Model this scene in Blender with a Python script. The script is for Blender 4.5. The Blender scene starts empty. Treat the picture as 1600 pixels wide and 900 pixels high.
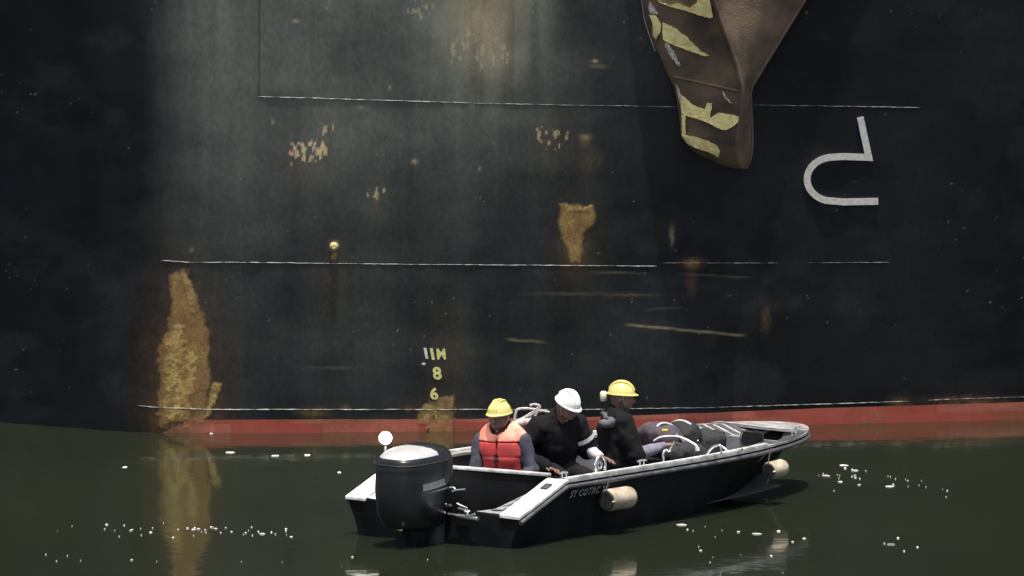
import bpy, bmesh, math, random
import numpy as np
from mathutils import Vector, Matrix
R = math.radians
random.seed(7); rng = np.random.default_rng(7)
scene = bpy.context.scene
C = scene.collection

# ------------------------------------------------------------------ camera, sky, sun, exposure
D, F, ZC, PITCH = 60.0, 9300.0, 6.313, 0.08043          # metres to the ship, focal length in photo pixels, eye height
cam_d = bpy.data.cameras.new('camera'); cam = bpy.data.objects.new('camera', cam_d); C.objects.link(cam)
cam.location = (0, -D, ZC); cam.rotation_euler = (math.pi/2 - PITCH, 0, 0)
cam_d.sensor_width = 36; cam_d.lens = F/1600*36; cam_d.clip_end = 3000; cam_d.clip_start = 0.5
scene.camera = cam
TO_SUN = Vector((0.02, -0.24, 0.95)).normalized()
w = bpy.data.worlds.new('World'); scene.world = w; w.use_nodes = True
nt = w.node_tree; sky = nt.nodes.new('ShaderNodeTexSky'); sky.sky_type = 'NISHITA'; sky.sun_disc = False
sky.sun_elevation = math.asin(TO_SUN.z); sky.sun_rotation = math.atan2(TO_SUN.x, TO_SUN.y)
sky.dust_density = 5.0; sky.ozone_density = 0.6; sky.air_density = 0.8
bg = nt.nodes['Background']; bg.inputs['Strength'].default_value = 0.135
nt.links.new(sky.outputs[0], bg.inputs[0])
sun_d = bpy.data.lights.new('sun', 'SUN'); sun_d.energy = 3.8; sun_d.angle = R(0.5); sun_d.color = (1.0, 0.95, 0.87)
sun = bpy.data.objects.new('sun', sun_d); C.objects.link(sun)
sun.rotation_euler = (-TO_SUN).to_track_quat('-Z', 'Y').to_euler(); sun.location = (5, -20, 30)
vs = scene.view_settings; vs.view_transform = 'Standard'; vs.look = 'None'; vs.gamma = 1; vs.use_curve_mapping = False
vs.exposure = 0.62

# ------------------------------------------------------------------ measuring helpers (camera maths)
CAM = np.array([0, -D, ZC]); FW = np.array([0, math.cos(PITCH), -math.sin(PITCH)]); UP = np.array([0, math.sin(PITCH), math.cos(PITCH)])
def ray(px, py): return FW + np.array([1., 0, 0])*((px-800)/F) + UP*((450-py)/F)
def proj(P):
    d = np.asarray(P, float) - CAM; wv = d @ FW
    return 800 + F*d[..., 0]/wv, 450 - F*(d @ UP)/wv
def at_z(px, py, z): r = ray(px, py); return CAM + r*((z-ZC)/r[2])

# ------------------------------------------------------------------ noise
def _hash(i, j, k):
    n = (i*374761393 + j*668265263 + k*1274126177) & 0xffffffff
    n = ((n ^ (n >> 13))*1274126177) & 0xffffffff
    return ((n ^ (n >> 16)) & 0xffff)/65535.0
def vnoise(x, y, z=0.0, s=0):
    x, y, z = np.broadcast_arrays(np.asarray(x, float), np.asarray(y, float), np.asarray(z, float))
    i, j, k = [np.floor(a).astype(np.int64) for a in (x, y, z)]
    u, v, t = x-i, y-j, z-k
    u, v, t = [a*a*(3-2*a) for a in (u, v, t)]
    k = k + s*101
    def L(a, b, c): return a + (b-a)*c
    def plane(kk): return L(L(_hash(i, j, kk), _hash(i+1, j, kk), u), L(_hash(i, j+1, kk), _hash(i+1, j+1, kk), u), v)
    return L(plane(k), plane(k+1), t) if np.any(t) else plane(k)
def fbm(x, y, z=0.0, o=4, s=0):
    r = 0; a = .5; tot = 0
    for q in range(o):
        r = r + a*vnoise(x, y, z, s+q*7); tot += a; a *= .55; x = x*2.03; y = y*2.03; z = np.asarray(z)*2.03
    return r/tot
def sstep(a, b, x): t = np.clip((x-a)/(b-a), 0, 1); return t*t*(3-2*t)

# ------------------------------------------------------------------ materials
MATS = {}
def mat(name, col, rough=.5, metal=0., var=.25, vscale=6., bump=.0, bscale=60., spec=.5, dirt=None, emit=None, coat=0.):
    if name in MATS: return MATS[name]
    m = bpy.data.materials.new(name); m.use_nodes = True; t = m.node_tree; N = t.nodes; b = N['Principled BSDF']
    tc = N.new('ShaderNodeTexCoord'); nz = N.new('ShaderNodeTexNoise'); nz.inputs['Scale'].default_value = vscale; nz.inputs['Detail'].default_value = 6
    t.links.new(tc.outputs['Object'], nz.inputs['Vector'])
    mix = N.new('ShaderNodeMix'); mix.data_type = 'RGBA'
    lo = [c*(1-var) for c in col]; hi = [min(1, c*(1+var)) for c in col]
    if dirt: lo = list(dirt)
    mr = N.new('ShaderNodeMapRange'); mr.inputs[1].default_value = .35; mr.inputs[2].default_value = .65
    t.links.new(nz.outputs[0], mr.inputs[0]); t.links.new(mr.outputs[0], mix.inputs[0])
    mix.inputs[6].default_value = (*lo, 1); mix.inputs[7].default_value = (*hi, 1)
    t.links.new(mix.outputs[2], b.inputs['Base Color'])
    r2 = N.new('ShaderNodeMapRange'); r2.inputs[3].default_value = max(.03, rough-.1); r2.inputs[4].default_value = min(1, rough+.12)
    t.links.new(nz.outputs[0], r2.inputs[0]); t.links.new(r2.outputs[0], b.inputs['Roughness'])
    b.inputs['Metallic'].default_value = metal; b.inputs['Specular IOR Level'].default_value = spec
    b.inputs['Coat Weight'].default_value = coat
    if bump:
        n2 = N.new('ShaderNodeTexNoise'); n2.inputs['Scale'].default_value = bscale; n2.inputs['Detail'].default_value = 4
        t.links.new(tc.outputs['Object'], n2.inputs['Vector'])
        bp = N.new('ShaderNodeBump'); bp.inputs['Strength'].default_value = bump; bp.inputs['Distance'].default_value = .01
        t.links.new(n2.outputs[0], bp.inputs['Height']); t.links.new(bp.outputs[0], b.inputs['Normal'])
    if emit:
        b.inputs['Emission Color'].default_value = (*emit[:3], 1); b.inputs['Emission Strength'].default_value = emit[3]
    MATS[name] = m; return m

# ------------------------------------------------------------------ mesh helpers
class MB:
    def __init__(s): s.v = []; s.f = []
    def add(s, v, f):
        o = len(s.v); s.v += [tuple(map(float, p)) for p in v]; s.f += [tuple(i+o for i in q) for q in f]; return s
    def quad_prism(s, top, thick, d=(0, 0, -1)):
        d = np.array(d, float)*thick; n = len(top); a = [np.array(p, float) for p in top]; b = [p+d for p in a]
        return s.add(a+b, [tuple(range(n)), tuple(range(2*n-1, n-1, -1))] + [(i, n+i, n+(i+1) % n, (i+1) % n) for i in range(n)])
    def box(s, c, size, M=None, bev=0.):
        bm = bmesh.new(); bmesh.ops.create_cube(bm, size=1)
        for v in bm.verts: v.co = Vector((v.co.x*size[0], v.co.y*size[1], v.co.z*size[2]))
        if bev: bmesh.ops.bevel(bm, geom=list(bm.edges), offset=bev, segments=2, affect='EDGES', profile=.6)
        bm.verts.index_update()
        vv = [np.array(v.co) for v in bm.verts]; ff = [tuple(v.index for v in f.verts) for f in bm.faces]; bm.free()
        if M is not None: vv = [np.array(M) @ p for p in vv]
        return s.add([p+np.array(c, float) for p in vv], ff)
    def tube(s, pts, r, n=8, caps=True):
        P = [np.array(p, float) for p in pts]; m = len(P); rr = r if hasattr(r, '__len__') else [r]*m
        up = np.array([.13, .31, .94]); vv = []
        for i in range(m):
            t = P[min(i+1, m-1)]-P[max(i-1, 0)]; t /= np.linalg.norm(t)+1e-9
            a = np.cross(t, up); 
            if np.linalg.norm(a) < .1: a = np.cross(t, [1, 0, 0])
            a /= np.linalg.norm(a); b = np.cross(t, a); up = np.cross(a, t)
            for k in range(n):
                q = 2*math.pi*k/n; vv.append(P[i] + rr[i]*(math.cos(q)*a + math.sin(q)*b))
        ff = [(i*n+k, i*n+(k+1) % n, (i+1)*n+(k+1) % n, (i+1)*n+k) for i in range(m-1) for k in range(n)]
        if caps: ff += [tuple(range(n-1, -1, -1)), tuple(range((m-1)*n, m*n))]
        return s.add(vv, ff)
    def loft(s, rings, closed=True, caps=True):
        m = len(rings); n = len(rings[0]); vv = [p for r in rings for p in r]
        ff = [(i*n+k, i*n+(k+1) % n, (i+1)*n+(k+1) % n, (i+1)*n+k) for i in range(m-1) for k in range(n if closed else n-1)]
        if closed and caps: ff += [tuple(range(n-1, -1, -1)), tuple(range((m-1)*n, m*n))]
        return s.add(vv, ff)
def smooth_path(pts, n=8):
    P = [np.array(p, float) for p in pts]; P = [2*P[0]-P[1]] + P + [2*P[-1]-P[-2]]; out = []
    for i in range(1, len(P)-2):
        for k in range(n):
            t = k/n; a, b, c, d = P[i-1:i+3]
            out.append(.5*((2*b)+(c-a)*t+(2*a-5*b+4*c-d)*t*t+(3*b-a-3*c+d)*t**3))
    return out + [P[-2]]
def build(name, mb, m, parent=None, smooth=None, recalc=True):
    me = bpy.data.meshes.new(name); v = np.array(mb.v, float)
    if parent is not None:
        q = parent; off = np.zeros(3)
        while q is not None: off += np.array(q.location); q = q.parent
        v = v - off
    me.from_pydata(v.tolist(), [], mb.f)
    if recalc:
        bm = bmesh.new(); bm.from_mesh(me); bmesh.ops.recalc_face_normals(bm, faces=bm.faces); bm.to_mesh(me); bm.free()
    me.materials.append(m); o = bpy.data.objects.new(name, me); C.objects.link(o)
    if parent is not None: o.parent = parent
    if smooth is not None:
        me.polygons.foreach_set('use_smooth', [True]*len(me.polygons))
        if smooth < 180: me.set_sharp_from_angle(angle=R(smooth))
    return o
def tag(o, label=None, cat=None, group=None, kind=None):
    for k, x in (('label', label), ('category', cat), ('group', group), ('kind', kind)):
        if x: o[k] = x
    return o
def thing(name, label, cat, loc, group=None):
    o = bpy.data.objects.new(name, None); C.objects.link(o); o.location = tuple(float(a) for a in loc); o.empty_display_size = .2
    return tag(o, label, cat, group)

# ------------------------------------------------------------------ ship side
PX = np.linspace(-20, 22, 4201)
_sl = np.where(PX < -3.0, -.70 + .76*sstep(-4.35, -3.0, PX), .06 + .026*(PX+3.0))
_sl = np.minimum(_sl, .30)
PY = np.cumsum(_sl)*(PX[1]-PX[0]); PY -= np.interp(-3.03, PX, PY)
FLARE = .17
def hullY(x, z): return np.interp(x, PX, PY) - FLARE*np.maximum(z, -.5)
def hp(px, py, out=0.0):
    r = ray(px, py); t = D
    for _ in range(12):
        P = CAM + r*t; t += (hullY(P[0], P[2]) - P[1])/r[1]
    P = CAM + r*t
    return P + np.array([0, -out, 0])
def toward(px, py, h):
    P = hp(px, py); d = CAM-P; return P + d/np.linalg.norm(d)*h

def poly_mask(u, v, poly, soft=3.0):
    """signed distance to a polygon -> soft mask"""
    P = np.array(poly, float); ins = np.zeros(u.shape, bool); dmin = np.full(u.shape, 1e9)
    for i in range(len(P)):
        a, b = P[i], P[(i+1) % len(P)]
        ex, ey = b-a; t = np.clip(((u-a[0])*ex+(v-a[1])*ey)/(ex*ex+ey*ey), 0, 1)
        dmin = np.minimum(dmin, (u-a[0]-t*ex)**2+(v-a[1]-t*ey)**2)
        c = ((a[1] > v) != (b[1] > v)) & (u < (b[0]-a[0])*(v-a[1])/(b[1]-a[1]+1e-9)+a[0]); ins ^= c
    d = np.sqrt(dmin)*np.where(ins, 1, -1)
    return np.clip(.5+d/(2*soft), 0, 1)
def ell(u, v, cx, cy, rx, ry): return np.exp(-(((u-cx)/rx)**2+((v-cy)/ry)**2))

ship = thing('ship', 'huge dark ship side with rust streaks rising from the water', 'ship', (0, 0, 0))
def grid_mesh(name, xs, zs, yfun, m, parent, wear_light):
    X, Z = np.meshgrid(xs, zs); n, k = X.shape; Y = yfun(X, Z)
    u, v = proj(np.stack([X, Y, Z], -1))
    W = wear_light(u, v, X, Z); Y = Y - W[4]
    co = np.stack([X, Y, Z], -1).reshape(-1, 3).astype(np.float32)
    i = np.arange((n-1)*(k-1)); r, c = i//(k-1), i % (k-1); a = r*k+c
    f = np.stack([a, a+1, a+k+1, a+k], -1).astype(np.int32)
    me = bpy.data.meshes.new(name); me.vertices.add(n*k); me.vertices.foreach_set('co', co.ravel())
    me.loops.add(f.size); me.loops.foreach_set('vertex_index', f.ravel())
    me.polygons.add(len(f)); me.polygons.foreach_set('loop_start', np.arange(0, f.size, 4, dtype=np.int32))
    me.update(calc_edges=True); me.polygons.foreach_set('use_smooth', np.ones(len(f), bool))
    at = me.color_attributes.new('wear_light', 'FLOAT_COLOR', 'POINT')
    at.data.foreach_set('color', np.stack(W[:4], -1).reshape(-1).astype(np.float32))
    me.materials.append(m); o = bpy.data.objects.new(name, me); C.objects.link(o); o.parent = parent
    return o

def hull_wear_light(u, v, X, Z):
    sh = u.shape; rust = np.zeros(sh); tone = np.zeros(sh); chip_and_glow = np.zeros(sh); thick = np.zeros(sh)
    j1 = (fbm(u/14, v/14, o=4, s=1)-.5)*26; j2 = (fbm(u/14, v/14, o=4, s=2)-.5)*26      # ragged edges
    k1 = (fbm(u/5, v/6, o=3, s=3)-.5)*9; k2 = (fbm(u/5, v/6, o=3, s=4)-.5)*9
    def blob(poly, soft, amt, tn, th, jag=1.0, crust=.0):
        nonlocal rust, tone, thick
        m = poly_mask(u+jag*j1+jag*k1, v+jag*j2+jag*k2, poly, soft)*amt
        if crust: m = m*(1-crust*sstep(.52, .62, fbm(u/6, v/5, o=3, s=9)))
        tone = np.where(m > rust, tn, tone); rust = np.maximum(rust, m); thick = np.maximum(thick, m*th)
    def flecks(poly, su, sv, thr, col, amt=1.0, sd=11):
        nonlocal chip_and_glow, thick
        m = poly_mask(u+j1, v+j2, poly, 9); n = vnoise(u/su, v/sv, s=sd)*.65+vnoise(u/(su*.5), v/(sv*.5), s=sd+1)*.35
        q = sstep(thr, thr+.10, n*(.35+.65*m))*sstep(.05, .4, m)*amt
        chip_and_glow = np.maximum(chip_and_glow, q); thick = np.maximum(thick, .002*q)
        return q
    # the big scab under the lowest plate edge, its pale crust and the soft stain round it
    hal = ell(u, v, 288, 570, 55, 110)*.62 + ell(u, v, 290, 650, 52, 40)*.5
    hal = hal*sstep(415, 450, v)*(.45+.8*fbm(u/16, v/30, o=3, s=21))
    rust = np.maximum(rust, hal*.9); tone = np.where(hal > .02, .05, tone)
    blob([(266, 428), (290, 425), (302, 450), (312, 478), (322, 500), (327, 560), (326, 610), (322, 662), (246, 664), (248, 600), (246, 550), (262, 512), (268, 480)], 3, .95, .35, .006, .55)
    blob([(252, 540), (275, 500), (290, 505), (292, 540), (310, 545), (305, 600), (300, 662), (250, 664), (250, 600)], 5, 1.0, .95, .009, .8, .25)
    blob([(280, 428), (291, 427), (302, 455), (311, 485), (300, 490), (288, 455)], 2, 1.0, .55, .012, .4)
    blob([(331, 600), (343, 600), (345, 608), (336, 630), (322, 655), (318, 650), (328, 620)], 2, 1.0, .9, .010, .35, .2)
    # round the draught marks, running into the water
    blob([(676, 626), (700, 614), (712, 618), (710, 690), (664, 690), (668, 668), (652, 660), (655, 642), (664, 632)], 2, .9, .75, .005, .6, .35)
    # the square rust mark with a tail
    blob([(874, 322), (900, 320), (928, 325), (926, 348), (910, 366), (907, 412), (893, 412), (884, 385), (876, 360)], 3, .92, .5, .004, .45)
    blob([(874, 321), (928, 323), (926, 332), (876, 331)], 2, 1., .8, .008, .5, .4)
    st = ell(u, v, 898, 385, 24, 45)*.35; rust = np.maximum(rust, st); tone = np.where((st > .02) & (rust <= st+1e-6), .2, tone)
    # smaller ones
    for (x, y, rx, ry, a, tn) in ((1083, 411, 13, 7, .8, .3), (1080, 440, 8, 22, .25, .1), (1196, 498, 7, 18, .28, .2), (488, 644, 22, 6, .55, .5), (1405, 631, 15, 9, .6, .15),
                                  (1510, 627, 55, 7, .5, .15), (522, 397, 4, 9, .8, .8), (522, 440, 22, 50, .12, .1), (915, 222, 9, 10, .4, .1), (918, 250, 12, 26, .22, .1), (935, 250, 7, 14, .18, .1),
                                  (700, 560, 30, 60, .14, .1), (640, 640, 10, 5, .3, .3), (540, 636, 6, 4, .4, .4), (150, 560, 60, 90, .0, .1)):
        q = ell(u+k1*.8, v+k2*.8, x, y, rx, ry)*a*(.5+fbm(u/5, v/9, o=3, s=31)); q = np.clip(q, 0, 1)
        tone = np.where(q > rust, tn, tone); rust = np.maximum(rust, q)
    # chipped paint: upright flecks showing pale primer
    f1 = flecks([(452, 228), (478, 220), (500, 205), (508, 218), (520, 225), (512, 250), (480, 256), (455, 254)], 3.4, 8, .50, 0)
    flecks([(500, 185), (525, 182), (528, 205), (505, 222), (496, 205)], 3.4, 8, .60, 0, .8)
    flecks([(570, 295), (590, 278), (605, 285), (603, 318), (585, 328), (570, 312)], 4, 9, .60, 0, .7)
    flecks([(833, 198), (890, 192), (892, 232), (850, 238), (836, 222)], 3.4, 9, .56, 0, .65)
    flecks([(685, 60), (740, 40), (800, 50), (806, 108), (760, 114), (700, 106)], 3.6, 9, .60, 0, .6)
    flecks([(635, -10), (690, -10), (684, 34), (640, 30)], 3.6, 9, .56, 0, .6)
    flecks([(815, -10), (848, -10), (846, 30), (822, 22)], 3.6, 9, .60, 0, .5)
    flecks([(505, -10), (530, -10), (520, 22), (508, 20)], 3.6, 7, .60, 0, .5)
    for (x, y, rx, ry, a) in ((930, 95, 5, 2, .7), (1050, 368, 3, 13, .35), (522, 384, 6, 6, .9), (608, 137, 2, 3, .5), (427, 190, 2, 4, .5), (648, 252, 4, 4, .6), (462, 33, 5, 3, .5), (564, 167, 3, 3, .4),
                              (750, 264, 2, 3, .4), (935, 103, 12, 3, .18), (915, 214, 8, 4, .35), (300, 390, 3, 3, .3), (520, 575, 40, 2, .12), (890, 459, 60, 2, .10), (985, 461, 40, 2, .12)):
        chip_and_glow = np.maximum(chip_and_glow, ell(u+k1*.5, v+k2*.5, x, y, rx, ry)*a)
    # golden glow painted as a tan patch and runs high up, with faint stains bleeding below the chipped spots
    tanp = (ell(u, v, 748, 30, 58, 78)*.50+ell(u, v, 770, -20, 36, 90)*.35)*(.15+.95*fbm(u/7, v/60, o=4, s=55)); chip_and_glow = np.maximum(chip_and_glow, np.clip(tanp, 0, .6))
    for (x, y, rx, ry, a) in ((488, 250, 40, 45, .16), (515, 205, 26, 34, .12), (862, 225, 34, 50, .13), (588, 310, 22, 36, .10), (285, 520, 60, 130, .16), (690, 650, 42, 40, .22), (900, 370, 34, 60, .14)):
        q = ell(u, v, x, y, rx, ry)*a*(.2+1.5*fbm(u/6, v/70, o=3, s=56)); tone = np.where(q > rust, .15, tone); rust = np.maximum(rust, q)
    # scattered specks everywhere
    sp = vnoise(u/3.0, v/3.5, s=51); chip_and_glow = np.maximum(chip_and_glow, sstep(.965, .99, sp)*.32*sstep(.45, .6, fbm(u/70, v/70, o=3, s=52)))
    # long scrapes left by fenders
    for (x0, y0, x1, y1, wd, a) in ((978, 508, 1165, 524, 1.6, .55), (790, 531, 855, 536, 1.8, .40), (1005, 484, 1070, 481, 1.2, .10), (920, 425, 1010, 428, 1.4, .16), (1060, 428, 1180, 434, 1.4, .14)):
        yy = y0+(y1-y0)*(u-x0)/(x1-x0)+(fbm(u/30, 0*u, o=2, s=61)-.5)*4
        chip_and_glow = np.maximum(chip_and_glow, np.exp(-((v-yy)/wd)**2)*sstep(x0-6, x0+12, u)*(1-sstep(x1-20, x1+6, u))*a*(.35+.9*fbm(u/9, v/3, o=3, s=62)))
    # chalky upright bands plus light put into the colour: bright top centre, dim low and right
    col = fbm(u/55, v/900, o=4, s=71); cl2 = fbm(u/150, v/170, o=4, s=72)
    lit_fade = .55*sstep(215, 330, u)*(1-sstep(430, 1150, u))*(1-sstep(120, 560, v))
    lit_fade = lit_fade + .22*ell(u, v, 345, 120, 75, 360) + .42*ell(u, v, 640, 40, 330, 190)
    lit_fade = lit_fade*(.35+.95*col)*(.5+cl2)
    lit_fade = lit_fade + .05*sstep(.45, .7, fbm(u/90, v/60, o=4, s=73)) + .20*ell(u, v, 640, 560, 480, 150)*(.3+col)*(.5+cl2)
    strk = ell(u, v, 760, -10, 62, 130)*2.6*sstep(.2, .7, fbm(u/22, v/500, o=3, s=75)) + ell(u, v, 845, -30, 22, 170)*.45 + ell(u, v, 668, -20, 28, 70)*.3  # golden glow at top centre, painted as pale streaks
    lit_fade = lit_fade + strk*.85
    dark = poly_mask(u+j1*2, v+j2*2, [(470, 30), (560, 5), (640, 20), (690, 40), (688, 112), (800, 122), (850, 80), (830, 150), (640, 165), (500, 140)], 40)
    lit_fade = lit_fade*(1-.45*dark)
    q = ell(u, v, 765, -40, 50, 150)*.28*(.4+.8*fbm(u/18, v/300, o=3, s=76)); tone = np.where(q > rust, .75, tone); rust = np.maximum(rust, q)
    lit_fade = np.maximum(lit_fade, .06*fbm(u/120, v/260, o=3, s=77))
    thick = .45*thick*(.5+fbm(u/4, v/4, o=3, s=81)) 
    dent = (fbm(X/1.1, Z/.8, o=3, s=91)-.5)*.030 + .006*np.cos(2*math.pi*X/.72)*sstep(-3.0, -2.4, X)
    return rust, tone, np.clip(lit_fade, 0, 1), np.clip(chip_and_glow, 0, 1), thick+dent

def wear_light_material(name, base, faded, red=False):  # faded pair also carries the painted glow
    m = bpy.data.materials.new(name); m.use_nodes = True; t = m.node_tree; N = t.nodes; L = t.links.new; b = N['Principled BSDF']
    at = N.new('ShaderNodeAttribute'); at.attribute_name = 'wear_light'; sp = N.new('ShaderNodeSeparateColor'); L(at.outputs['Color'], sp.inputs[0])
    tc = N.new('ShaderNodeTexCoord')
    def noise(sc, det, sx=1, sz=1):
        mp = N.new('ShaderNodeMapping'); mp.inputs['Scale'].default_value = (sx, 1, sz); L(tc.outputs['Object'], mp.inputs[0])
        n = N.new('ShaderNodeTexNoise'); n.inputs['Scale'].default_value = sc; n.inputs['Detail'].default_value = det; n.inputs['Roughness'].default_value = .65; L(mp.outputs[0], n.inputs[0]); return n.outputs[0]
    def mix(f, a, bb, fac=None):
        x = N.new('ShaderNodeMix'); x.data_type = 'RGBA'
        if isinstance(f, float): x.inputs[0].default_value = f
        else: L(f, x.inputs[0])
        for s_, q in ((6, a), (7, bb)):
            if isinstance(q, tuple): x.inputs[s_].default_value = (*q, 1)
            else: L(q, x.inputs[s_])
        return x.outputs[2]
    def math_(op, a, bb, clamp=False):
        x = N.new('ShaderNodeMath'); x.operation = op; x.use_clamp = clamp
        for s_, q in ((0, a), (1, bb)):
            if isinstance(q, (int, float)): x.inputs[s_].default_value = q
            else: L(q, x.inputs[s_])
        return x.outputs[0]
    def rng_(a, lo, hi, o0=0., o1=1.):
        x = N.new('ShaderNodeMapRange'); L(a, x.inputs[0]); x.inputs[1].default_value = lo; x.inputs[2].default_value = hi; x.inputs[3].default_value = o0; x.inputs[4].default_value = o1; return x.outputs[0]
    big = noise(.9, 5, 1, .35); fine = noise(28, 8, 1, .5); gr = noise(70, 6)
    paint = mix(rng_(big, .35, .65), base[0], base[1])
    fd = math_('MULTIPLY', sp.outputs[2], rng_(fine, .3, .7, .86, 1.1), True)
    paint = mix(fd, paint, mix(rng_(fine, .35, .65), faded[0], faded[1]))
    rustc = mix(rng_(fine, .3, .7), (.11, .052, .024), (.27, .145, .060))
    crust = mix(rng_(gr, .3, .7), (.44, .285, .085), (.74, .53, .185))
    rc = mix(math_('MULTIPLY', sp.outputs[1], rng_(noise(5.5, 5), .36, .62, .30, 1.12), True), rustc, crust)
    rm = math_('MULTIPLY', sp.outputs[0], rng_(gr, .3, .7, .7, 1.25), True)
    c1 = mix(rm, paint, rc)
    c2 = mix(at.outputs['Alpha'], c1, mix(rng_(gr, .35, .65), (.44, .33, .17), (.74, .61, .37)))
    L(c2, b.inputs['Base Color'])
    rough = math_('ADD', math_('MULTIPLY', rm, .42), rng_(fine, .3, .7, .36, .52), True); L(rough, b.inputs['Roughness'])
    L(rng_(fd, 0, .6, .16, .42), b.inputs['Specular IOR Level'])
    bp = N.new('ShaderNodeBump'); bp.inputs['Distance'].default_value = .006; bp.inputs['Strength'].default_value = .3
    hgt = math_('ADD', math_('MULTIPLY', gr, rng_(rm, 0, 1, .05, 1.)), math_('MULTIPLY', noise(7, 3), .5)); L(hgt, bp.inputs['Height']); L(bp.outputs[0], b.inputs['Normal'])
    return m
hull_mat = wear_light_material('weathered_black_paint', ((.0040, .0046, .0060), (.0068, .0078, .0125)), ((.150, .176, .152), (.180, .200, .168)))  # pale pair also carries the glow painted on the plating
red_mat = wear_light_material('boot_red', ((.33, .060, .045), (.44, .095, .065)), ((.52, .17, .115), (.60, .23, .15)))
xs = np.concatenate([np.linspace(-13, -5.7, 16), np.arange(-5.6, 5.6, .0135), np.linspace(5.7, 15, 16)])
zs = np.concatenate([np.linspace(-1.2, -.1, 4), np.arange(-.04, 4.75, .0135), np.linspace(4.85, 10.5, 12)])
hull = grid_mesh('hull', xs, zs, hullY, hull_mat, ship, hull_wear_light); hull['label'] = 'dark weathered plating with chipped paint and rust scabs'
# deck edge closing the top of the ship
mb = MB(); tx = np.linspace(-13, 15, 40)
mb.loft([[(x, hullY(x, 10.5), 10.5) for x in tx], [(x, hullY(x, 10.5)+6.0, 10.5) for x in tx]], closed=False); build('deck', mb, mat('deck_paint', (.10, .05, .035), .8), ship)

# red boot topping, 4 mm proud of the plating; its upper edge follows the paint line in the photograph
edge = np.array([hp(p, q) for p, q in ((-300, 642), (0, 648), (222, 655), (330, 656), (500, 655), (700, 655), (900, 652), (1100, 645), (1300, 637), (1600, 628), (2100, 616))])
def red_top(x): return np.interp(x, edge[:, 0], edge[:, 2])*sstep(-3.85, -3.15, x)-.10*(1-sstep(-3.85, -3.2, x))
rx = np.concatenate([np.arange(-3.74, 5.6, .02), np.linspace(5.7, 14, 14)]); rt = np.concatenate([np.linspace(0, .75, 8), np.linspace(.78, 1, 12)])
def red_wear(u, v, X, Z):
    W = list(hull_wear_light(u, v, X, Z)); n = fbm(X*2.2, Z*9, o=4, s=101)
    W[0] = np.maximum(W[0]*.75, .45*sstep(.5, .75, n)); W[0] = np.maximum(W[0], .95*(1-sstep(-3.5, -2.9, X+.5*(n-.5))))
    pan = _hash(np.floor((X+.35*np.floor(Z/.09))/.95).astype(np.int64), np.floor(Z/.09).astype(np.int64), 5)
    W[1] = np.where(W[0] > .5, W[1]*.8, W[1]*.5)
    W[2] = np.clip(.05+.55*pan*sstep(.35, .6, fbm(X/2.2, Z, o=2, s=104)+.1), 0, 1); W[4] = W[4]*1.0
    return W
def grid_mesh_red():
    T, XX = np.meshgrid(rt, rx, indexing='ij'); ZZ = -.5 + (red_top(XX)+.5)*T + 0.006*(fbm(XX*5, XX*0, o=3, s=105)-.5)*T
    return XX, ZZ
XX, ZZ = grid_mesh_red()
Yr = hullY(XX, ZZ) - .005; u_, v_ = proj(np.stack([XX, Yr, ZZ], -1)); Wr = red_wear(u_, v_, XX, ZZ); Yr = Yr - Wr[4]
n_, k_ = XX.shape; mb = MB(); mb.v = np.stack([XX, Yr, ZZ], -1).reshape(-1, 3).tolist()
mb.f = [(r*k_+c, r*k_+c+1, (r+1)*k_+c+1, (r+1)*k_+c) for r in range(n_-1) for c in range(k_-1)]
boot = build('boot_topping', mb, red_mat, ship, 180, recalc=False); boot['label'] = 'faded red band just above the waterline'
at = boot.data.color_attributes.new('wear_light', 'FLOAT_COLOR', 'POINT'); at.data.foreach_set('color', np.stack(Wr[:4], -1).reshape(-1).astype(np.float32))

# weld beads along the plate edges
bead = mat('worn_bead', (.24, .235, .21), .5, 0, .7, 14, .3, 80, dirt=(.03, .03, .03))
def dent_at(P):
    u, v = proj(P); W = hull_wear_light(np.array([u]), np.array([v]), np.array([P[0]]), np.array([P[2]])); return float(W[4][0])
def weld(px, r, rough=.4):
    pts = []
    for p, q in px:
        P = hp(p, q); P = P + np.array([0, -dent_at(P)-.001, 0]); pts.append(P)
    r = r*.78; mb = MB(); rr = [r*(1+rough*random.uniform(-1, 1)) for _ in pts]; rr[0] = rr[-1] = r*.3; mb.tube(pts, rr, 7); return build('weld_seam', mb, bead, ship, 60)
def line(pts, step=9):
    out = []
    for (a, b), (c, d) in zip(pts[:-1], pts[1:]):
        n = max(2, int(abs(c-a)/step)); out += [(a+(c-a)*k/n, b+(d-b)*k/n + random.uniform(-.3, .3)) for k in range(n)]
    return out + [pts[-1]]
weld(line([(402, 151), (735, 161)]), .0055); weld(line([(740, 161.5), (1062, 167)]), .0032); weld(line([(1178, 164), (1440, 168)]), .0035)
weld(line([(252, 407), (300, 410), (385, 410), (620, 413), (905, 415), (1026, 416)]), .0055); weld(line([(1036, 411), (1215, 411)]), .0042); weld(line([(1260, 410.5), (1390, 410)]), .0022)
weld(line([(216, 634), (250, 637), (330, 640), (560, 640), (760, 640)]), .0070); weld(line([(764, 640), (900, 640), (1100, 637), (1300, 631), (1420, 627)]), .0050); weld(line([(1450, 625), (1700, 617)]), .0032)
mbv = MB(); mbv.tube([hp(405, y, .004) for y in np.linspace(-120, 150, 30)], .0028, 6); build('weld_seam', mbv, mat('dark_bead', (.018, .02, .02), .5), ship, 60)
mbv = MB(); mbv.tube([hp(709, y, .012) for y in np.linspace(616, 682, 16)], .0035, 6); build('weld_seam', mbv, mat('rust_bead', (.16, .09, .04), .8), ship, 60)

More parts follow.
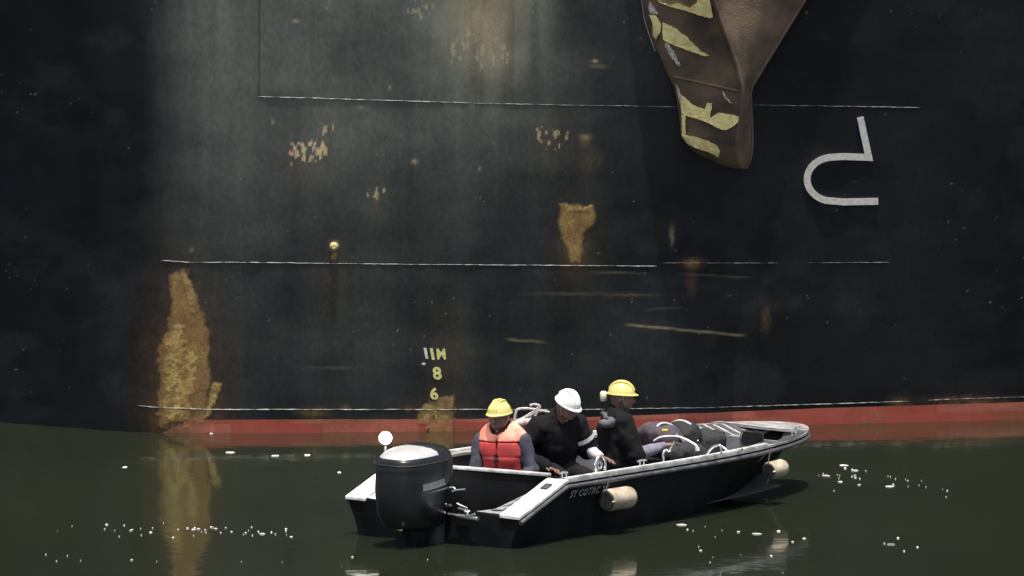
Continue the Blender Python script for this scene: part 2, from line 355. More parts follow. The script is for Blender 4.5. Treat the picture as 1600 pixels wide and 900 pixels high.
# draught marks
ylw = mat('mark_yellow', (.84, .80, .30), .6, 0, .2, 30, .3, 120); wht = mat('mark_white', (.82, .80, .72), .6, 0, .25, 30, .3, 120)
rsty = mat('mark_rusty', (.30, .19, .07), .85, 0, .6, 40, .4, 120)
def glyph(txt, px, py, hpx, m, name, lab, shear=.12, wid=1.0, off=.012):
    cu = bpy.data.curves.new('t', 'FONT'); cu.body = txt; cu.size = 1; cu.shear = shear; cu.align_x = 'CENTER'; cu.offset = .035; cu.resolution_u = 4
    ob = bpy.data.objects.new('t', cu); C.objects.link(ob); dg = bpy.context.evaluated_depsgraph_get(); me = bpy.data.meshes.new_from_object(ob.evaluated_get(dg)); bpy.data.objects.remove(ob)
    v = np.array([p.co for p in me.vertices]); h = v[:, 1].max()-v[:, 1].min(); v[:, 1] -= v[:, 1].min()+h/2; v /= h
    f = [tuple(p.vertices) for p in me.polygons]; bpy.data.meshes.remove(me)
    mb = MB(); P = [hp(px+a*hpx*wid, py-b*hpx, off) for a, b, _ in v]; mb.add(P, f); n = len(P)
    # give the figures their welded thickness
    cnt = {}
    for q in f:
        for i in range(len(q)): e = (q[i], q[(i+1) % len(q)]); cnt[e] = 1
    mb.v += [tuple(np.array(p)+np.array([0, .012, 0])) for p in P]
    for (a, b) in cnt:
        if (b, a) not in cnt: mb.f.append((a, b, b+n, a+n))
    o = build(name, mb, m, ship); o['label'] = lab; return o
glyph('1', 667, 552, 17, wht, 'draught_figure', 'worn white figure one', -.16, 1.15); glyph('1', 677, 553, 18, ylw, 'draught_figure', 'yellow figure one', -.16, 1.15); glyph('M', 690, 553, 17, ylw, 'draught_letter', 'yellow letter M', -.1, .85)
glyph('8', 684, 583, 20, ylw, 'draught_figure', 'yellow figure eight', -.1, 1.05); glyph('6', 679, 615, 19, ylw, 'draught_figure', 'yellow figure six', -.1, 1.05)
glyph('4', 679, 646, 18, rsty, 'draught_figure', 'figure four almost lost under rust', -.1, 1.1, .017); glyph('2', 672, 673, 13, rsty, 'draught_figure', 'rusty figure two near the water', -.1, 1.3, .022)
mb = MB(); mb.add([hp(a, b, .012) for a, b in ((658, 568), (663, 566), (666, 568.5), (662, 570.5))], [(0, 1, 2, 3)]); build('paint_chip', mb, wht, ship)

# bulbous bow symbol as a plate ribbon
def ribbon(path, wpx, m, name):
    P = np.array(path, float); n = len(P); Lf = []; Rt = []
    for i in range(n):
        a = P[i]-P[max(i-1, 0)]; b = P[min(i+1, n-1)]-P[i]
        a = a/(np.linalg.norm(a)+1e-9) if i > 0 else b/np.linalg.norm(b); b = b/(np.linalg.norm(b)+1e-9) if i < n-1 else a
        nn = np.array([-(a+b)[1], (a+b)[0]]); nn /= np.linalg.norm(nn); k = wpx/2/max(.45, np.dot(nn, np.array([-a[1], a[0]])))
        Lf.append(P[i]+nn*k); Rt.append(P[i]-nn*k)
    mb = MB(); rings = []
    for l, r_ in zip(Lf, Rt): rings.append([hp(*l, .004), hp(*l, .018), hp(*r_, .018), hp(*r_, .004)])
    mb.loft(rings); o = build(name, mb, m, ship); return o
arc = [(1302 + 41*math.cos(R(a)), 280 + 34.5*math.sin(R(a))) for a in range(262, 94, -12)]
o = ribbon([(1344, 183), (1357.5, 246), (1318, 244.5)] + arc + [(1318, 315.5), (1372, 314.5)], 10.5, mat('symbol_grey', (.62, .60, .54), .6, 0, .12, 20, .25, 90), 'bulb_symbol'); o['label'] = 'pale grey bulbous bow symbol, a hooked open outline'
# small bolted boss with its drip
mb = MB(); c0 = hp(522, 385, .0)
mb.tube([c0+np.array([0, .02, 0]), c0+np.array([0, -.03, 0]), c0+np.array([0, -.05, 0])], [.045, .042, .022], 12); build('boss', mb, mat('boss_paint', (.45, .38, .18), .7, 0, .4, 40), ship, 40)

# ------------------------------------------------------------------ anchor stowed against the ship side
rows = [(-330, 955, 1130, 1440, .46), (-200, 968, 1116, 1380, .48), (-100, 985, 1108, 1322, .48), (0, 1000, 1114, 1260, .46), (50, 1014, 1132, 1229, .42), (100, 1036, 1150, 1198, .37), (140, 1054, 1160, 1174, .33), (180, 1061, 1158, 1176, .29), (215, 1064, 1152, 1177.5, .25), (240, 1085, 1150, 1176, .18), (256, 1120, 1155, 1173, .10), (264, 1150, 1160, 1168, .03)]
RY = np.array([r[0] for r in rows]); RL, RK, RR, RH = [np.array([r[i] for r in rows], float) for i in (1, 2, 3, 4)]
def prof(t, y):
    """height factor across the fluke: t in [-1,0] left face, [0,1] right wing"""
    wing = np.clip((150-y)/150, 0, 1)
    if t <= 0: q = 1+t; return .16*min(1, q*12) + .84*(q**1.15)
    return (1-t)*1.0 + t*.16 - wing*.34*math.exp(-((t-.30)/.16)**2)
def anchor_pt(px, py, out=0.):
    L_, K_, R_, H_ = [np.interp(py, RY, a) for a in (RL, RK, RR, RH)]
    t = (px-K_)/(K_-L_) if px <= K_ else (px-K_)/(R_-K_)
    return toward(px, py, H_*prof(float(np.clip(t, -1, 1)), py)+out+.02)
anchor = thing('anchor', 'rust brown ship anchor with sunlit spots painted yellow, stowed high on the hull', 'anchor', hp(1150, 262))
ts = list(np.linspace(-1, 0, 17)) + list(np.linspace(.06, 1, 15)); ys = np.concatenate([np.linspace(-330, 0, 16), np.linspace(10, 264, 48)])
rings = []
for y in ys:
    L_, K_, R_, H_ = [np.interp(y, RY, a) for a in (RL, RK, RR, RH)]; ring = [toward(L_, y, -.06)]
    for t in ts:
        px = K_+t*(K_-L_) if t <= 0 else K_+t*(R_-K_)
        P = anchor_pt(px, y); P = P + np.array([0, -1, 0])*(float(fbm(px/40., y/60., o=3, s=111))-.5)*.03; ring.append(P)
    ring.append(toward(R_, y, -.06)); rings.append(ring)
mb = MB().loft(rings)
anch_m = mat('anchor_rust', (.165, .115, .072), .72, .0, .2, 2.2, .5, 45, dirt=(.060, .043, .032))
fl = build('fluke', mb, anch_m, anchor, 42)
ysunlit = mat('sunlit_yellow', (.90, .84, .36), .6, 0, .1, 16, .6, 38, dirt=(.88, .66, .28)); wpaint = mat('flaking_white', (.55, .50, .44), .6, 0, .5, 40, .6, 60)  # yellow stands for sunlit spots on the rusty fluke, put into the colour
def patch(poly, m, name='bright_patch', jag=.55):
    # outline with a ragged edge, thin solid following the fluke
    P = []
    for (a, b), (c, d) in zip(poly, poly[1:]+poly[:1]):
        n = max(1, int(math.hypot(c-a, d-b)/2.5)); P += [(a+(c-a)*k/n+random.uniform(-jag, jag)*(k > 0), b+(d-b)*k/n+random.uniform(-jag, jag)*(k > 0)) for k in range(n)]
    bm = bmesh.new(); vs_ = [bm.verts.new((a, b, 0)) for a, b in P]; f = bm.faces.new(vs_); f.normal_update(); bmesh.ops.triangulate(bm, faces=[f], ngon_method='EAR_CLIP')
    for _ in range(2):
        es = [e for e in bm.edges if e.calc_length() > 7]
        if es: bmesh.ops.subdivide_edges(bm, edges=es, cuts=1); bmesh.ops.triangulate(bm, faces=bm.faces)
    bm.verts.index_update(); vv = [(v.co.x, v.co.y) for v in bm.verts]; ff = [tuple(v.index for v in q.verts) for q in bm.faces]
    bd = [(e.verts[0].index, e.verts[1].index) for e in bm.edges if e.is_boundary]; bm.free(); n = len(vv)
    amp = lambda a, b: (float(fbm(a/40., b/60., o=3, s=111))-.5)*.03
    T = [anchor_pt(a, b, .022+.006*random.random())+np.array([0, -amp(a, b), 0]) for a, b in vv]; Bk = [anchor_pt(a, b, -.01)+np.array([0, -amp(a, b), 0]) for a, b in vv]
    mb = MB(); mb.add(T+Bk, ff + [(a, b, b+n, a+n) for a, b in bd]); return build(name, mb, m, anchor, 30)
patch([(1062.7, 145.8), (1073, 154.7), (1082, 163.6), (1101, 170.7), (1105, 160.5), (1113, 161.8), (1109, 184), (1123, 176), (1137, 177.8), (1160, 183), (1148, 196.4), (1135.5, 203.5), (1126.7, 202.7), (1103.5, 191), (1065.3, 177.8), (1063.5, 164)], ysunlit)
patch([(1065, 179), (1070.7, 180.5), (1071.5, 210.7), (1082, 213), (1105, 219.5), (1119.5, 226.7), (1125, 235.5), (1123, 246), (1105, 237), (1085.8, 231), (1073, 224), (1065.5, 212)], ysunlit)
patch([(1035.3, 34.7), (1055, 44), (1070, 55.3), (1085, 69.4), (1096, 80.6), (1108.4, 87.2), (1102, 88), (1073.8, 78.8), (1045.6, 67.5), (1036, 62), (1034.4, 47)], ysunlit)
patch([(1022, -30), (1028, 0), (1036, 5), (1048, 7.5), (1060, 5), (1077.5, 12), (1088.8, 3.8), (1092, -25), (1105, -25), (1109, 0), (1114, 27), (1109, 29), (1092.5, 24), (1070, 16), (1048, 11), (1030, 4), (1016, -28)], ysunlit)
patch([(1014, 22.5), (1025, 24.4), (1033, 37.5), (1032, 48.8), (1025, 62), (1020, 56), (1019.5, 37.5)], ysunlit)
patch([(1016, 2), (1022, 10), (1028, 22), (1024, 23), (1015, 20), (1013, 8)], wpaint)
patch([(1039, 66), (1046, 70), (1058, 90), (1063, 103), (1058, 102), (1046, 86), (1040, 74)], wpaint, jag=1.2)
patch([(1055, 130), (1060, 136), (1063.4, 146), (1062, 163), (1058, 145)], wpaint, jag=.5)
patch([(1129, 142), (1132, 146), (1140, 158), (1146, 162), (1140, 161), (1131, 152)], wpaint, jag=.5)
# ridge flange and stiffening ribs of the casting
mb = MB(); mb.tube([anchor_pt(float(np.interp(y, RY, RK)), y, .004) for y in np.linspace(-320, 236, 50)], .022, 8); build('ridge', mb, anch_m, anchor, 60)
mb = MB(); mb.tube([anchor_pt(float(np.interp(y, RY, RR))-2, y, .004) for y in np.linspace(-320, 250, 50)], .016, 8); build('flange', mb, anch_m, anchor, 60)
for y0 in (-60, 118):
    P = [(float(np.interp(y0+26*f, RY, RL))*(1-f)+float(np.interp(y0+26*f, RY, RK))*f, y0+26*f) for f in np.linspace(.08, .96, 14)]
    build('rib', MB().tube([anchor_pt(a, c, .0) for a, c in P], .014, 8), anch_m, anchor, 60)
# thin bead down the rim on the outer left edge
mb = MB(); mb.tube(smooth_path([anchor_pt(1000.5, -40, .0), anchor_pt(1003, 0, .0), anchor_pt(1006, 25, .0), anchor_pt(1013, 50, 0), anchor_pt(1024, 80, 0)]), .008, 6); build('rim_bead', mb, mat('rim_pale', (.30, .29, .26), .5), anchor, 60)

# ------------------------------------------------------------------ water
def water_material():
    m = bpy.data.materials.new('harbour_water'); m.use_nodes = True; t = m.node_tree; N = t.nodes; L = t.links.new; b = N['Principled BSDF']
    tc = N.new('ShaderNodeTexCoord')
    def noise(sc, det, s=(1, 1, 1)):
        mp = N.new('ShaderNodeMapping'); mp.inputs['Scale'].default_value = s; L(tc.outputs['Object'], mp.inputs[0])
        n = N.new('ShaderNodeTexNoise'); n.inputs['Scale'].default_value = sc; n.inputs['Detail'].default_value = det; L(mp.outputs[0], n.inputs[0]); return n.outputs[0]
    mx = N.new('ShaderNodeMix'); mx.data_type = 'RGBA'; L(noise(.16, 3), mx.inputs[0]); mx.inputs[6].default_value = (.008, .011, .006, 1); mx.inputs[7].default_value = (.022, .029, .016, 1); L(mx.outputs[2], b.inputs['Base Color'])
    b.inputs['Roughness'].default_value = .06; b.inputs['IOR'].default_value = 1.333
    ad = N.new('ShaderNodeMath'); ad.operation = 'ADD'; L(noise(1.1, 3, (1, .5, 1)), ad.inputs[0])
    ml = N.new('ShaderNodeMath'); ml.operation = 'MULTIPLY'; ml.inputs[1].default_value = .13; L(noise(7, 2, (1, .7, 1)), ml.inputs[0]); L(ml.outputs[0], ad.inputs[1])
    bp = N.new('ShaderNodeBump'); bp.inputs['Distance'].default_value = .012; bp.inputs['Strength'].default_value = .8; L(ad.outputs[0], bp.inputs['Height']); L(bp.outputs[0], b.inputs['Normal'])
    return m
mb = MB(); mb.add([(-900, -900, 0), (900, -900, 0), (900, 1500, 0), (-900, 1500, 0)], [(0, 1, 2, 3)])
tag(build('water', mb, water_material()), 'dark green still harbour water', 'water', kind='structure')
# ------------------------------------------------------------------ skiff: local frame l (forward), s (starboard, towards the quay), z (up)
BX, BY, TH, BM_, BL, ZT, ZG, ZB, AK, HEEL = -.681, -8.964, .952, 1.79, 5.62, .424, .665, .65, .675, .031
cT, sT = math.cos(TH), math.sin(TH)
KB, SINK = 1.019, .120                                         # the skiff's true scale and how deep it sits, loaded
def bp_(l, s, z): return np.array([BX+KB*(l*cT+s*sT), BY+KB*(l*sT-s*cT), KB*(z-HEEL*s)-SINK])
def loc(px, py, l):                                              # boat coordinates (l,s,z) of a spot measured in the photograph, at station l
    s, z = 0., .6
    for _ in range(25):
        u, v = proj(bp_(l, s, z)); s += (px-u)/185/sT; z -= (py-v)/185 
    return (l, s, z)
def lpt(px, py, l): return bp_(*loc(px, py, l))
ROT = np.array([[cT, sT, 0], [sT, -cT, 0], [0, 0, 1]])          # local (l,s,z) -> world
alu = mat('bare_aluminium', (.62, .62, .60), .38, .55, .12, 9, .15, 120, dirt=(.40, .39, .37))
alu_d = mat('dull_aluminium', (.32, .32, .32), .45, .5, .2, 12, .2, 100)
white_p = mat('white_gunwale_paint', (.70, .70, .67), .4, 0, .08, 9, .2, 60, dirt=(.36, .35, .32))
blk = mat('boat_black_paint', (.0075, .008, .0085), .45, 0, .4, 2.2, .2, 25, spec=.10, dirt=(.003, .0032, .0036))
inside = mat('boat_inner_grey', (.065, .068, .072), .6, 0, .35, 4, .2, 60)
rubber = mat('black_rubber', (.018, .018, .018), .6, 0, .3, 20, .2, 90)
dkgrey = mat('dark_grey_paint', (.05, .052, .055), .5, 0, .2, 12)
boat = thing('workboat', 'black open skiff with bright aluminium gunwales floating beside the ship', 'boat', bp_(BL/2, 0, .17))
def gw(l):                                                       # half width at the gunwale
    if l < 1.9: return BM_/2
    return BM_/2*(1-((l-1.9)/(BL-1.9))**2.45)**.56 if l < BL else 0.
def gz(l):
    if l < AK: return ZT+(ZG-ZT)*l/AK
    return ZG+(ZB-ZG)*((l-AK)/(BL-AK))**2
def keel(l): return -.16 if l < 2.9 else -.16+(ZB-.10+.16)*min(1, (l-2.9)/(BL-2.9))**1.5
ls = list(np.linspace(0, AK, 6)) + list(np.linspace(AK+.15, 2.8, 10)) + [2.8+(BL-2.8)*(1-(1-t)**2.2) for t in np.linspace(.05, 1, 34)]
def section(l, inner=0.):
    w_ = max(.0, gw(l)-inner); k = keel(l)+inner; g = gz(l)-(.0 if not inner else .02); ch = k+(g-k)*.30 if l > 2.0 else k+.20
    ch = k+min(.22, .34*(g-k)); wc = w_*(.86 if l < 2.4 else .86-.46*((l-2.4)/(BL-2.4)))
    half = [(0, k), (wc*.5, k+(ch-k)*.42), (wc, ch), (wc+(w_-wc)*.5, ch+(g-ch)*.52), (w_, g-.05), (w_, g)]
    return [bp_(l, s, z) for s, z in half[::-1]] + [bp_(l, -s, z) for s, z in half[1:]]
mb = MB(); rings = [section(l) for l in ls]; mb.loft(rings, closed=False)
n = len(rings[0]); mb.f.append(tuple(range(n)))
o = build('hull', mb, blk, boat, 28); o['label'] = 'black painted hull of the skiff'
mb = MB(); mb.loft([section(l, .045) for l in ls if .02 < l < BL-.12], closed=False); build('inner_skin', mb, inside, boat, 28)
# rub rails under the gunwale, one each side
for sd in (1, -1):
    mb = MB(); mb.tube([bp_(l, sd*(gw(l)+.012), gz(l)-.055) for l in ls[:-2]] , .022, 8); build('rub_rail', mb, mat('rail_grey', (.10, .10, .105), .45, .3, .3, 10), boat, 60)
# gunwale caps: flat strip each side, sloping inward at the bow
def cap(sd, l0, l1, width, drop, m, name, th=.022, n=24, zoff=.004, inset=0.):
    rings = []
    for l in np.linspace(l0, l1, n):
        wd = width(l); o_ = gw(l)+.02-inset; i_ = max(.0, o_-wd); z = gz(l)+zoff; d = drop(l)
        rings.append([bp_(l, sd*o_, z), bp_(l, sd*i_, z-d), bp_(l, sd*i_, z-d-th), bp_(l, sd*o_, z-th)])
    return build(name, MB().loft(rings), m, boat, 30)
for sd in (1, -1):
    o = cap(sd, -.02, AK+.02, lambda l: .21, lambda l: .0, white_p, 'stern_quarter'); o['label'] = 'white sloping plate at the stern corner'
    cap(sd, AK+.024, 4.0, lambda l: .13, lambda l: .0, alu, 'gunwale')
    cap(sd, AK+.03, 4.0, lambda l: .035, lambda l: -.0, white_p, 'gunwale_lip', .016, 24, .024, .005)
    cap(sd, 4.004, BL-.05, lambda l: min(gw(l)*.8, .13+.15*sstep(3.9, 4.6, l)), lambda l: .085*sstep(4.0, 4.7, l)*(1-sstep(5.2, 5.5, l)), alu, 'bow_deck_side', .02, 30)
# bow nose plate
mb = MB(); nl = [5.18, 5.28, 5.38, 5.46, 5.52, 5.56, 5.59]; tip = [bp_(l, gw(l)+.02, gz(l)+.012) for l in nl]+[bp_(5.63, 0, gz(5.6)+.012)]+[bp_(l, -gw(l)-.02, gz(l)+.012) for l in nl[::-1]]+[bp_(5.24, 0, gz(5.2)-.0)]
mb.quad_prism(tip, .03); build('bow_plate', mb, alu, boat)
# anti-slip strips on both bow sides
for sd in (-1, 1):
    for i in range(13):
        l = 4.10+i*.095; o_ = gw(l)+.0; wd = .10+.15*float(sstep(3.9, 4.6, l)); i_ = o_-wd
        d = .085*float(sstep(4.0, 4.7, l)*(1-sstep(5.2, 5.5, l))); z = gz(l)+.008
        def q(ll, f): a = gw(ll)-.005; return bp_(ll, sd*(a-wd*f), z-d*(.02/.33+f*wd/(wd+.03)) )
        mb = MB().quad_prism([q(l, .0), q(l+.052, .0), q(l+.030, .98), q(l-.022, .98)], .006); build('grip_strip', mb, mat('grip_tape', (.055, .055, .06), .85, 0, .3, 30, .4, 200), boat)
# sole, thwarts
mb = MB(); sl = np.linspace(AK+.05, 4.7, 14)
mb.loft([[bp_(l, -gw(l)*.82, .215), bp_(l, gw(l)*.82, .215)] for l in sl], closed=False); build('sole', mb, mat('sole_grey', (.09, .09, .09), .7, .2, .3, 8, .4, 90), boat)
for l in (1.40, 2.05, 2.70):
    mb = MB().box(bp_(l, 0, .30), (.28, 1.44, .035), ROT, .01); build('thwart', mb, alu_d, boat, 40)
    for sd in (-.55, .55): build('thwart_leg', MB().box(bp_(l, sd, .255), (.05, .05, .07), ROT, .005), alu_d, boat, 40)
# motor well: bulkhead with bright top edge, transom, well floor, corner platforms
mb = MB().box(bp_(AK+.06, 0, .375), (.03, 1.62, .57), ROT, .004); build('well_bulkhead', mb, blk, boat, 40)
mb = MB().box(bp_(AK+.06, 0, ZG+.002), (.06, 1.40, .028), ROT, .006); build('bulkhead_cap', mb, white_p, boat, 40)
mb = MB().box(bp_(.30, 0, .20), (.56, 1.5, .03), ROT); build('well_floor', mb, blk, boat)
chk = mat('chequer_plate', (.42, .42, .41), .42, .6, .25, 40, .8, 55)
for sd in (1, -1):
    e = BM_/2-.19
    P = [bp_(.0, sd*.42, ZT-.006), bp_(.0, sd*e, ZT-.006), bp_(.50, sd*e, ZT+.16), bp_(.12, sd*.56, ZT+.02)]
    o = build('stern_platform', MB().quad_prism(P, .02), chk, boat)
    for k in range(3):
        a = .08+k*.10; P = [bp_(a, sd*(e-.03), ZT+a*.33+.004), bp_(a+.05, sd*(e-.03), ZT+(a+.05)*.33+.004), bp_(a+.03, sd*(e-.15+.03*k), ZT+.004+.2*a), bp_(a-.02, sd*(e-.15+.03*k), ZT+.004+.2*a)]
        build('tread_bar', MB().quad_prism(P, .006), alu_d, o)
build('fuel_cap', MB().box(bp_(.52, BM_/2-.09, gz(.52)+.010), (.09, .07, .02), ROT @ np.array([[1, 0, -.0], [0, 1, 0], [.355, 0, 1]]), .006), dkgrey, boat, 40)
mb = MB().quad_prism([bp_(-.012, -.40, .30), bp_(-.012, .40, .30), bp_(-.012, .40, -.12), bp_(-.012, -.40, -.12)], .04, ROT @ np.array([1, 0, 0])); build('transom_pad', mb, blk, boat)
# ladder and pipework on the transom beside the motor
def frame0(f):
    f = np.array(f, float); f /= np.linalg.norm(f); r = np.cross(f, (0, 0, 1)); r /= np.linalg.norm(r); return np.stack([r, f, np.cross(r, f)], 1)
def btube(pts, r, m, name, parent=None, n=8, sm=True): 
    P = [bp_(*p) for p in pts]; return build(name, MB().tube(smooth_path(P, 5) if sm and len(P) > 2 else P, r, n), m, parent or boat, 60)
pol = mat('polished_steel', (.80, .80, .78), .22, .9, .08, 20)
for nm_, r_, l_, q_ in (('steering_ram', .020, -.06, [(716, 806), (747, 811)]), ('steering_pipe', .010, -.06, [(700, 803), (712, 805), (718, 808)]), ('steering_hose', .010, -.05, [(714, 787), (722, 791), (730, 794)]), ('steering_link', .010, -.05, [(716, 794), (727, 797), (735, 799)]),
                   ('transom_handle', .010, -.07, [(726, 799), (731, 801), (728, 805), (733, 806), (742, 803)]), ('well_eye', .012, -.05, [(696, 795), (700, 790), (705, 790)]), ('fuel_pipe', .010, .30, [(701, 762), (708, 762), (711, 765), (707, 768), (714, 766), (727, 765)])):
    build(nm_, MB().tube(smooth_path([lpt(a, b_, l_) for a, b_ in q_], 5) if len(q_) > 2 else [lpt(a, b_, l_) for a, b_ in q_], r_, 8), pol, boat, 60)
# bow locker bulkhead with a dark hatch
lb = 4.75
wl_ = gw(lb)-.10
P = [bp_(lb, -wl_, .60), bp_(lb, wl_, .60), bp_(lb, wl_*.55, .20), bp_(lb, -wl_*.55, .20)]
mb = MB().quad_prism(P, .03, ROT @ np.array([1, 0, 0])); build('locker_bulkhead', mb, mat('locker_grey', (.23, .235, .24), .55, .1, .2, 8, .2, 50), boat)
def rrect(cs, cz, hw, hh, r, l, n=5):
    out = []
    for (sx, sz, a0) in ((1, 1, 0), (-1, 1, 90), (-1, -1, 180), (1, -1, 270)):
        for k in range(n): a = R(a0+90*k/(n-1)); out.append(bp_(l, cs+sx*(hw-r)+r*math.cos(a), cz+sz*(hh-r)+r*math.sin(a)))
    return out
_, hs, hz = loc(1176, 686, lb)
mb = MB().quad_prism(rrect(hs, hz, .115, .062, .045, lb-.012), .010, ROT @ np.array([1, 0, 0])); build('locker_hatch', mb, mat('hatch_black', (.008, .008, .009), .5), boat)
mb = MB(); ro = rrect(hs, hz, .130, .076, .055, lb-.014); ri = rrect(hs, hz, .117, .064, .045, lb-.014); n = len(ro)
mb.add(ro+ri, [(i, (i+1) % n, n+(i+1) % n, n+i) for i in range(n)]); build('hatch_rim', mb, inside, boat)
build('vent_slot', MB().box(lpt(1129, 676, lb-.012), (.01, .06, .014), ROT, .003), rubber, boat)
# inner stringer along the bow
for sd in (1, -1): btube([(3.0, sd*(gw(3.0)-.09), .54), (3.8, sd*(gw(3.8)-.09), .55), (4.6, sd*(gw(4.6)-.14), .55)], .014, alu, 'inner_rail')
def cleat(l, s, z, dl=.07):
    o = build('cleat', MB().tube([bp_(l-dl, s, z+.040), bp_(l-dl*.5, s, z+.045), bp_(l+dl*.5, s, z+.045), bp_(l+dl, s, z+.040)], [.007, .010, .010, .007], 8), pol, boat, 60)
    for q in (-.03, .03): build('cleat_post', MB().tube([bp_(l+q, s, z-.002), bp_(l+q, s, z+.045)], .009, 8), pol, o, 60)
cleat(1.90, BM_/2-.05, ZG+.014); cleat(.74, BM_/2-.06, ZG+.014, .05); cleat(5.18, .34, gz(5.2)-.01, .05); cleat(4.55, -gw(4.55)+.12, gz(4.5)-.02, .05); cleat(4.95, .44, gz(4.9)-.01, .05)
def rail(nm_, pts, r, l_, m=pol): return build(nm_, MB().tube(smooth_path([lpt(a, b_, l_) for a, b_ in pts], 6), r, 8), m, boat, 60)
rail('grab_handle', [(1103, 715), (1104, 711), (1112, 700), (1121, 696), (1126, 697), (1127, 710)], .012, 2.95); rail('grab_handle', [(1037, 722), (1036, 708), (1040, 703), (1046, 704), (1054, 690)], .011, 2.30)
rail('bow_rail', [(1130, 699), (1136, 704), (1146, 705), (1158, 703), (1160, 701)], .012, 3.4); rail('grab_rail', [(1110, 662), (1122, 659.5), (1150, 662), (1190, 667), (1228, 671)], .009, 4.6, alu)
# registration lettering on the side, worn grey
def hull_text(txt, l0, zoff, h, sp, m, sh=.25):
    cu = bpy.data.curves.new('t', 'FONT'); cu.body = txt; cu.size = h*1.35; cu.shear = sh; cu.space_character = sp; cu.offset = .003; cu.resolution_u = 2
    ob = bpy.data.objects.new('t', cu); C.objects.link(ob); dg = bpy.context.evaluated_depsgraph_get(); me = bpy.data.meshes.new_from_object(ob.evaluated_get(dg)); bpy.data.objects.remove(ob)
    mb = MB(); P = []
    for v in me.vertices:
        l = l0+v.co.x; g = gz(l); z = g-zoff+v.co.y; w_ = gw(l); k = keel(l); ch = k+min(.22, .34*(g-k)); wc = w_*(.86 if l < 2.4 else .86-.46*((l-2.4)/(BL-2.4)))
        mz = ch+(g-ch)*.52; f = np.clip((z-mz)/(g-.05-mz), -.4, 1); s = wc+(w_-wc)*(.5+.5*f); P.append(bp_(l, s+.010, z))
    mb.add(P, [tuple(p.vertices) for p in me.polygons]); bpy.data.meshes.remove(me)
    return build('side_lettering', mb, m, boat)
letter = mat('worn_lettering', (.22, .22, .215), .7, 0, .6, 60, dirt=(.07, .07, .07))
o = hull_text('SY COTRC 27', .76, .155, .062, 1.12, letter); o['label'] = 'worn grey registration lettering near the stern'; o['kind'] = 'stuff'
for tx_, l_ in (('M', 3.95), ('1', 4.15), ('1', 4.22)): hull_text(tx_, l_, .15, .06, 1.1, letter, .5)

# ------------------------------------------------------------------ outboard motor
motor = thing('outboard_motor', 'big dark outboard motor with pale lid on the skiff transom', 'outboard motor', bp_(-.26, 0, .0))
cow = mat('cowl_dark', (.011, .012, .0125), .28, 0, .2, 4, .05, 60, spec=.4); lid = mat('cowl_lid_silver', (.50, .50, .49), .30, .35, .08, 6, .03, 60)
def ring(z, lc, hl, hw, p=3.4, n=40, lean=0.):
    out = []
    for k in range(n):
        a = 2*math.pi*k/n; c, s = math.cos(a), math.sin(a)
        x = math.copysign(abs(c)**(2/p), c)*hl; y = math.copysign(abs(s)**(2/p), s)*hw
        out.append(bp_(lc+x, y*(1-.12*(x/hl < -.2)*abs(x/hl)), z+lean*x))
    return out
LC = -.31
mb = MB().loft([ring(0.265, LC+.02, .22, .14), ring(0.305, LC+.01, .30, .19), ring(0.405, LC, .335, .22), ring(0.615, LC, .345, .235), ring(0.765, LC, .335, .232, lean=.02), ring(0.850, LC, .322, .226, lean=.05)], caps=True)
build('cowl', mb, cow, motor, 50)
mb = MB().loft([ring(.846, LC, .330, .232, lean=.05), ring(.872, LC, .325, .228, lean=.05), ring(.893, LC+.002, .312, .217, 3.0, lean=.055)])
build('cowl_shoulder', mb, cow, motor, 50)
mb = MB().loft([ring(.890, LC+.002, .309, .214, 3.0, lean=.055), ring(.918, LC+.005, .285, .195, 2.8, lean=.06), ring(.945, LC+.01, .225, .15, 2.5, lean=.06), ring(.957, LC+.012, .13, .09, 2.2, lean=.05), ring(.960, LC+.012, .02, .015, 2, lean=.03)])
build('cowl_lid', mb, lid, motor, 50)
mb = MB().loft([ring(.66, LC+.185, .165, .240), ring(.84, LC+.185, .165, .240), ring(.91, LC+.18, .155, .222), ring(.955, LC+.17, .125, .175), ring(.972, LC+.16, .07, .09)]); build('cowl_front', mb, cow, motor, 45)
build('cowl_seam', MB().tube([p for p in ring(.842, LC, .346, .244, lean=.05)]+[ring(.842, LC, .346, .244, lean=.05)[0]], .006, 6), rubber, motor, 60)
# stripe decal on the starboard flank
P = []
for t in np.linspace(0, 1, 8): P.append((LC-.14+.36*t, .625+.035*t))
mb = MB(); rr_ = []
def flank(l, z):
    x = (l-LC)/.345; return .236*max(0, 1-abs(x)**3.4)**(1/3.4)*(1-.12*(x < -.2)*abs(x))
for l, z in P: rr_.append([bp_(l, flank(l, z)+.004, z+.045), bp_(l, flank(l, z)+.004, z-.015)])
mb.loft(rr_, closed=False); o = build('decal', mb, mat('decal_grey', (.16, .165, .17), .4, 0, .3, 60), motor); o['label'] = 'worn grey lettered stripe'
mb = MB(); rr_ = [[bp_(l, flank(l, z)+.004, z-.035), bp_(l, flank(l, z)+.004, z-.055+.02*(1-t))] for t, (l, z) in zip(np.linspace(0, 1, 8), P)]
mb.loft(rr_, closed=False); build('decal', mb, MATS['decal_grey'], motor)
mb = MB().loft([ring(.36, LC+.03, .20, .13), ring(.20, LC+.05, .13, .085), ring(.02, LC+.05, .11, .06), ring(-.25, LC+.03, .12, .045)]); build('midsection', mb, cow, motor, 50)
mb = MB().box(bp_(-.05, 0, .24), (.14, .26, .26), ROT, .02); build('clamp_bracket', mb, dkgrey, motor, 40)
mb = MB().tube([bp_(LC-.25, 0, -.42), bp_(LC-.18, 0, -.42), bp_(LC+.10, 0, -.42), bp_(LC+.20, 0, -.42)], [.03, .05, .055, .01], 12); g = build('gearcase', mb, cow, motor, 60)
build('strut', MB().loft([ring(-.24, LC+.03, .12, .045), ring(-.44, LC+.02, .11, .03)]), cow, motor, 50)
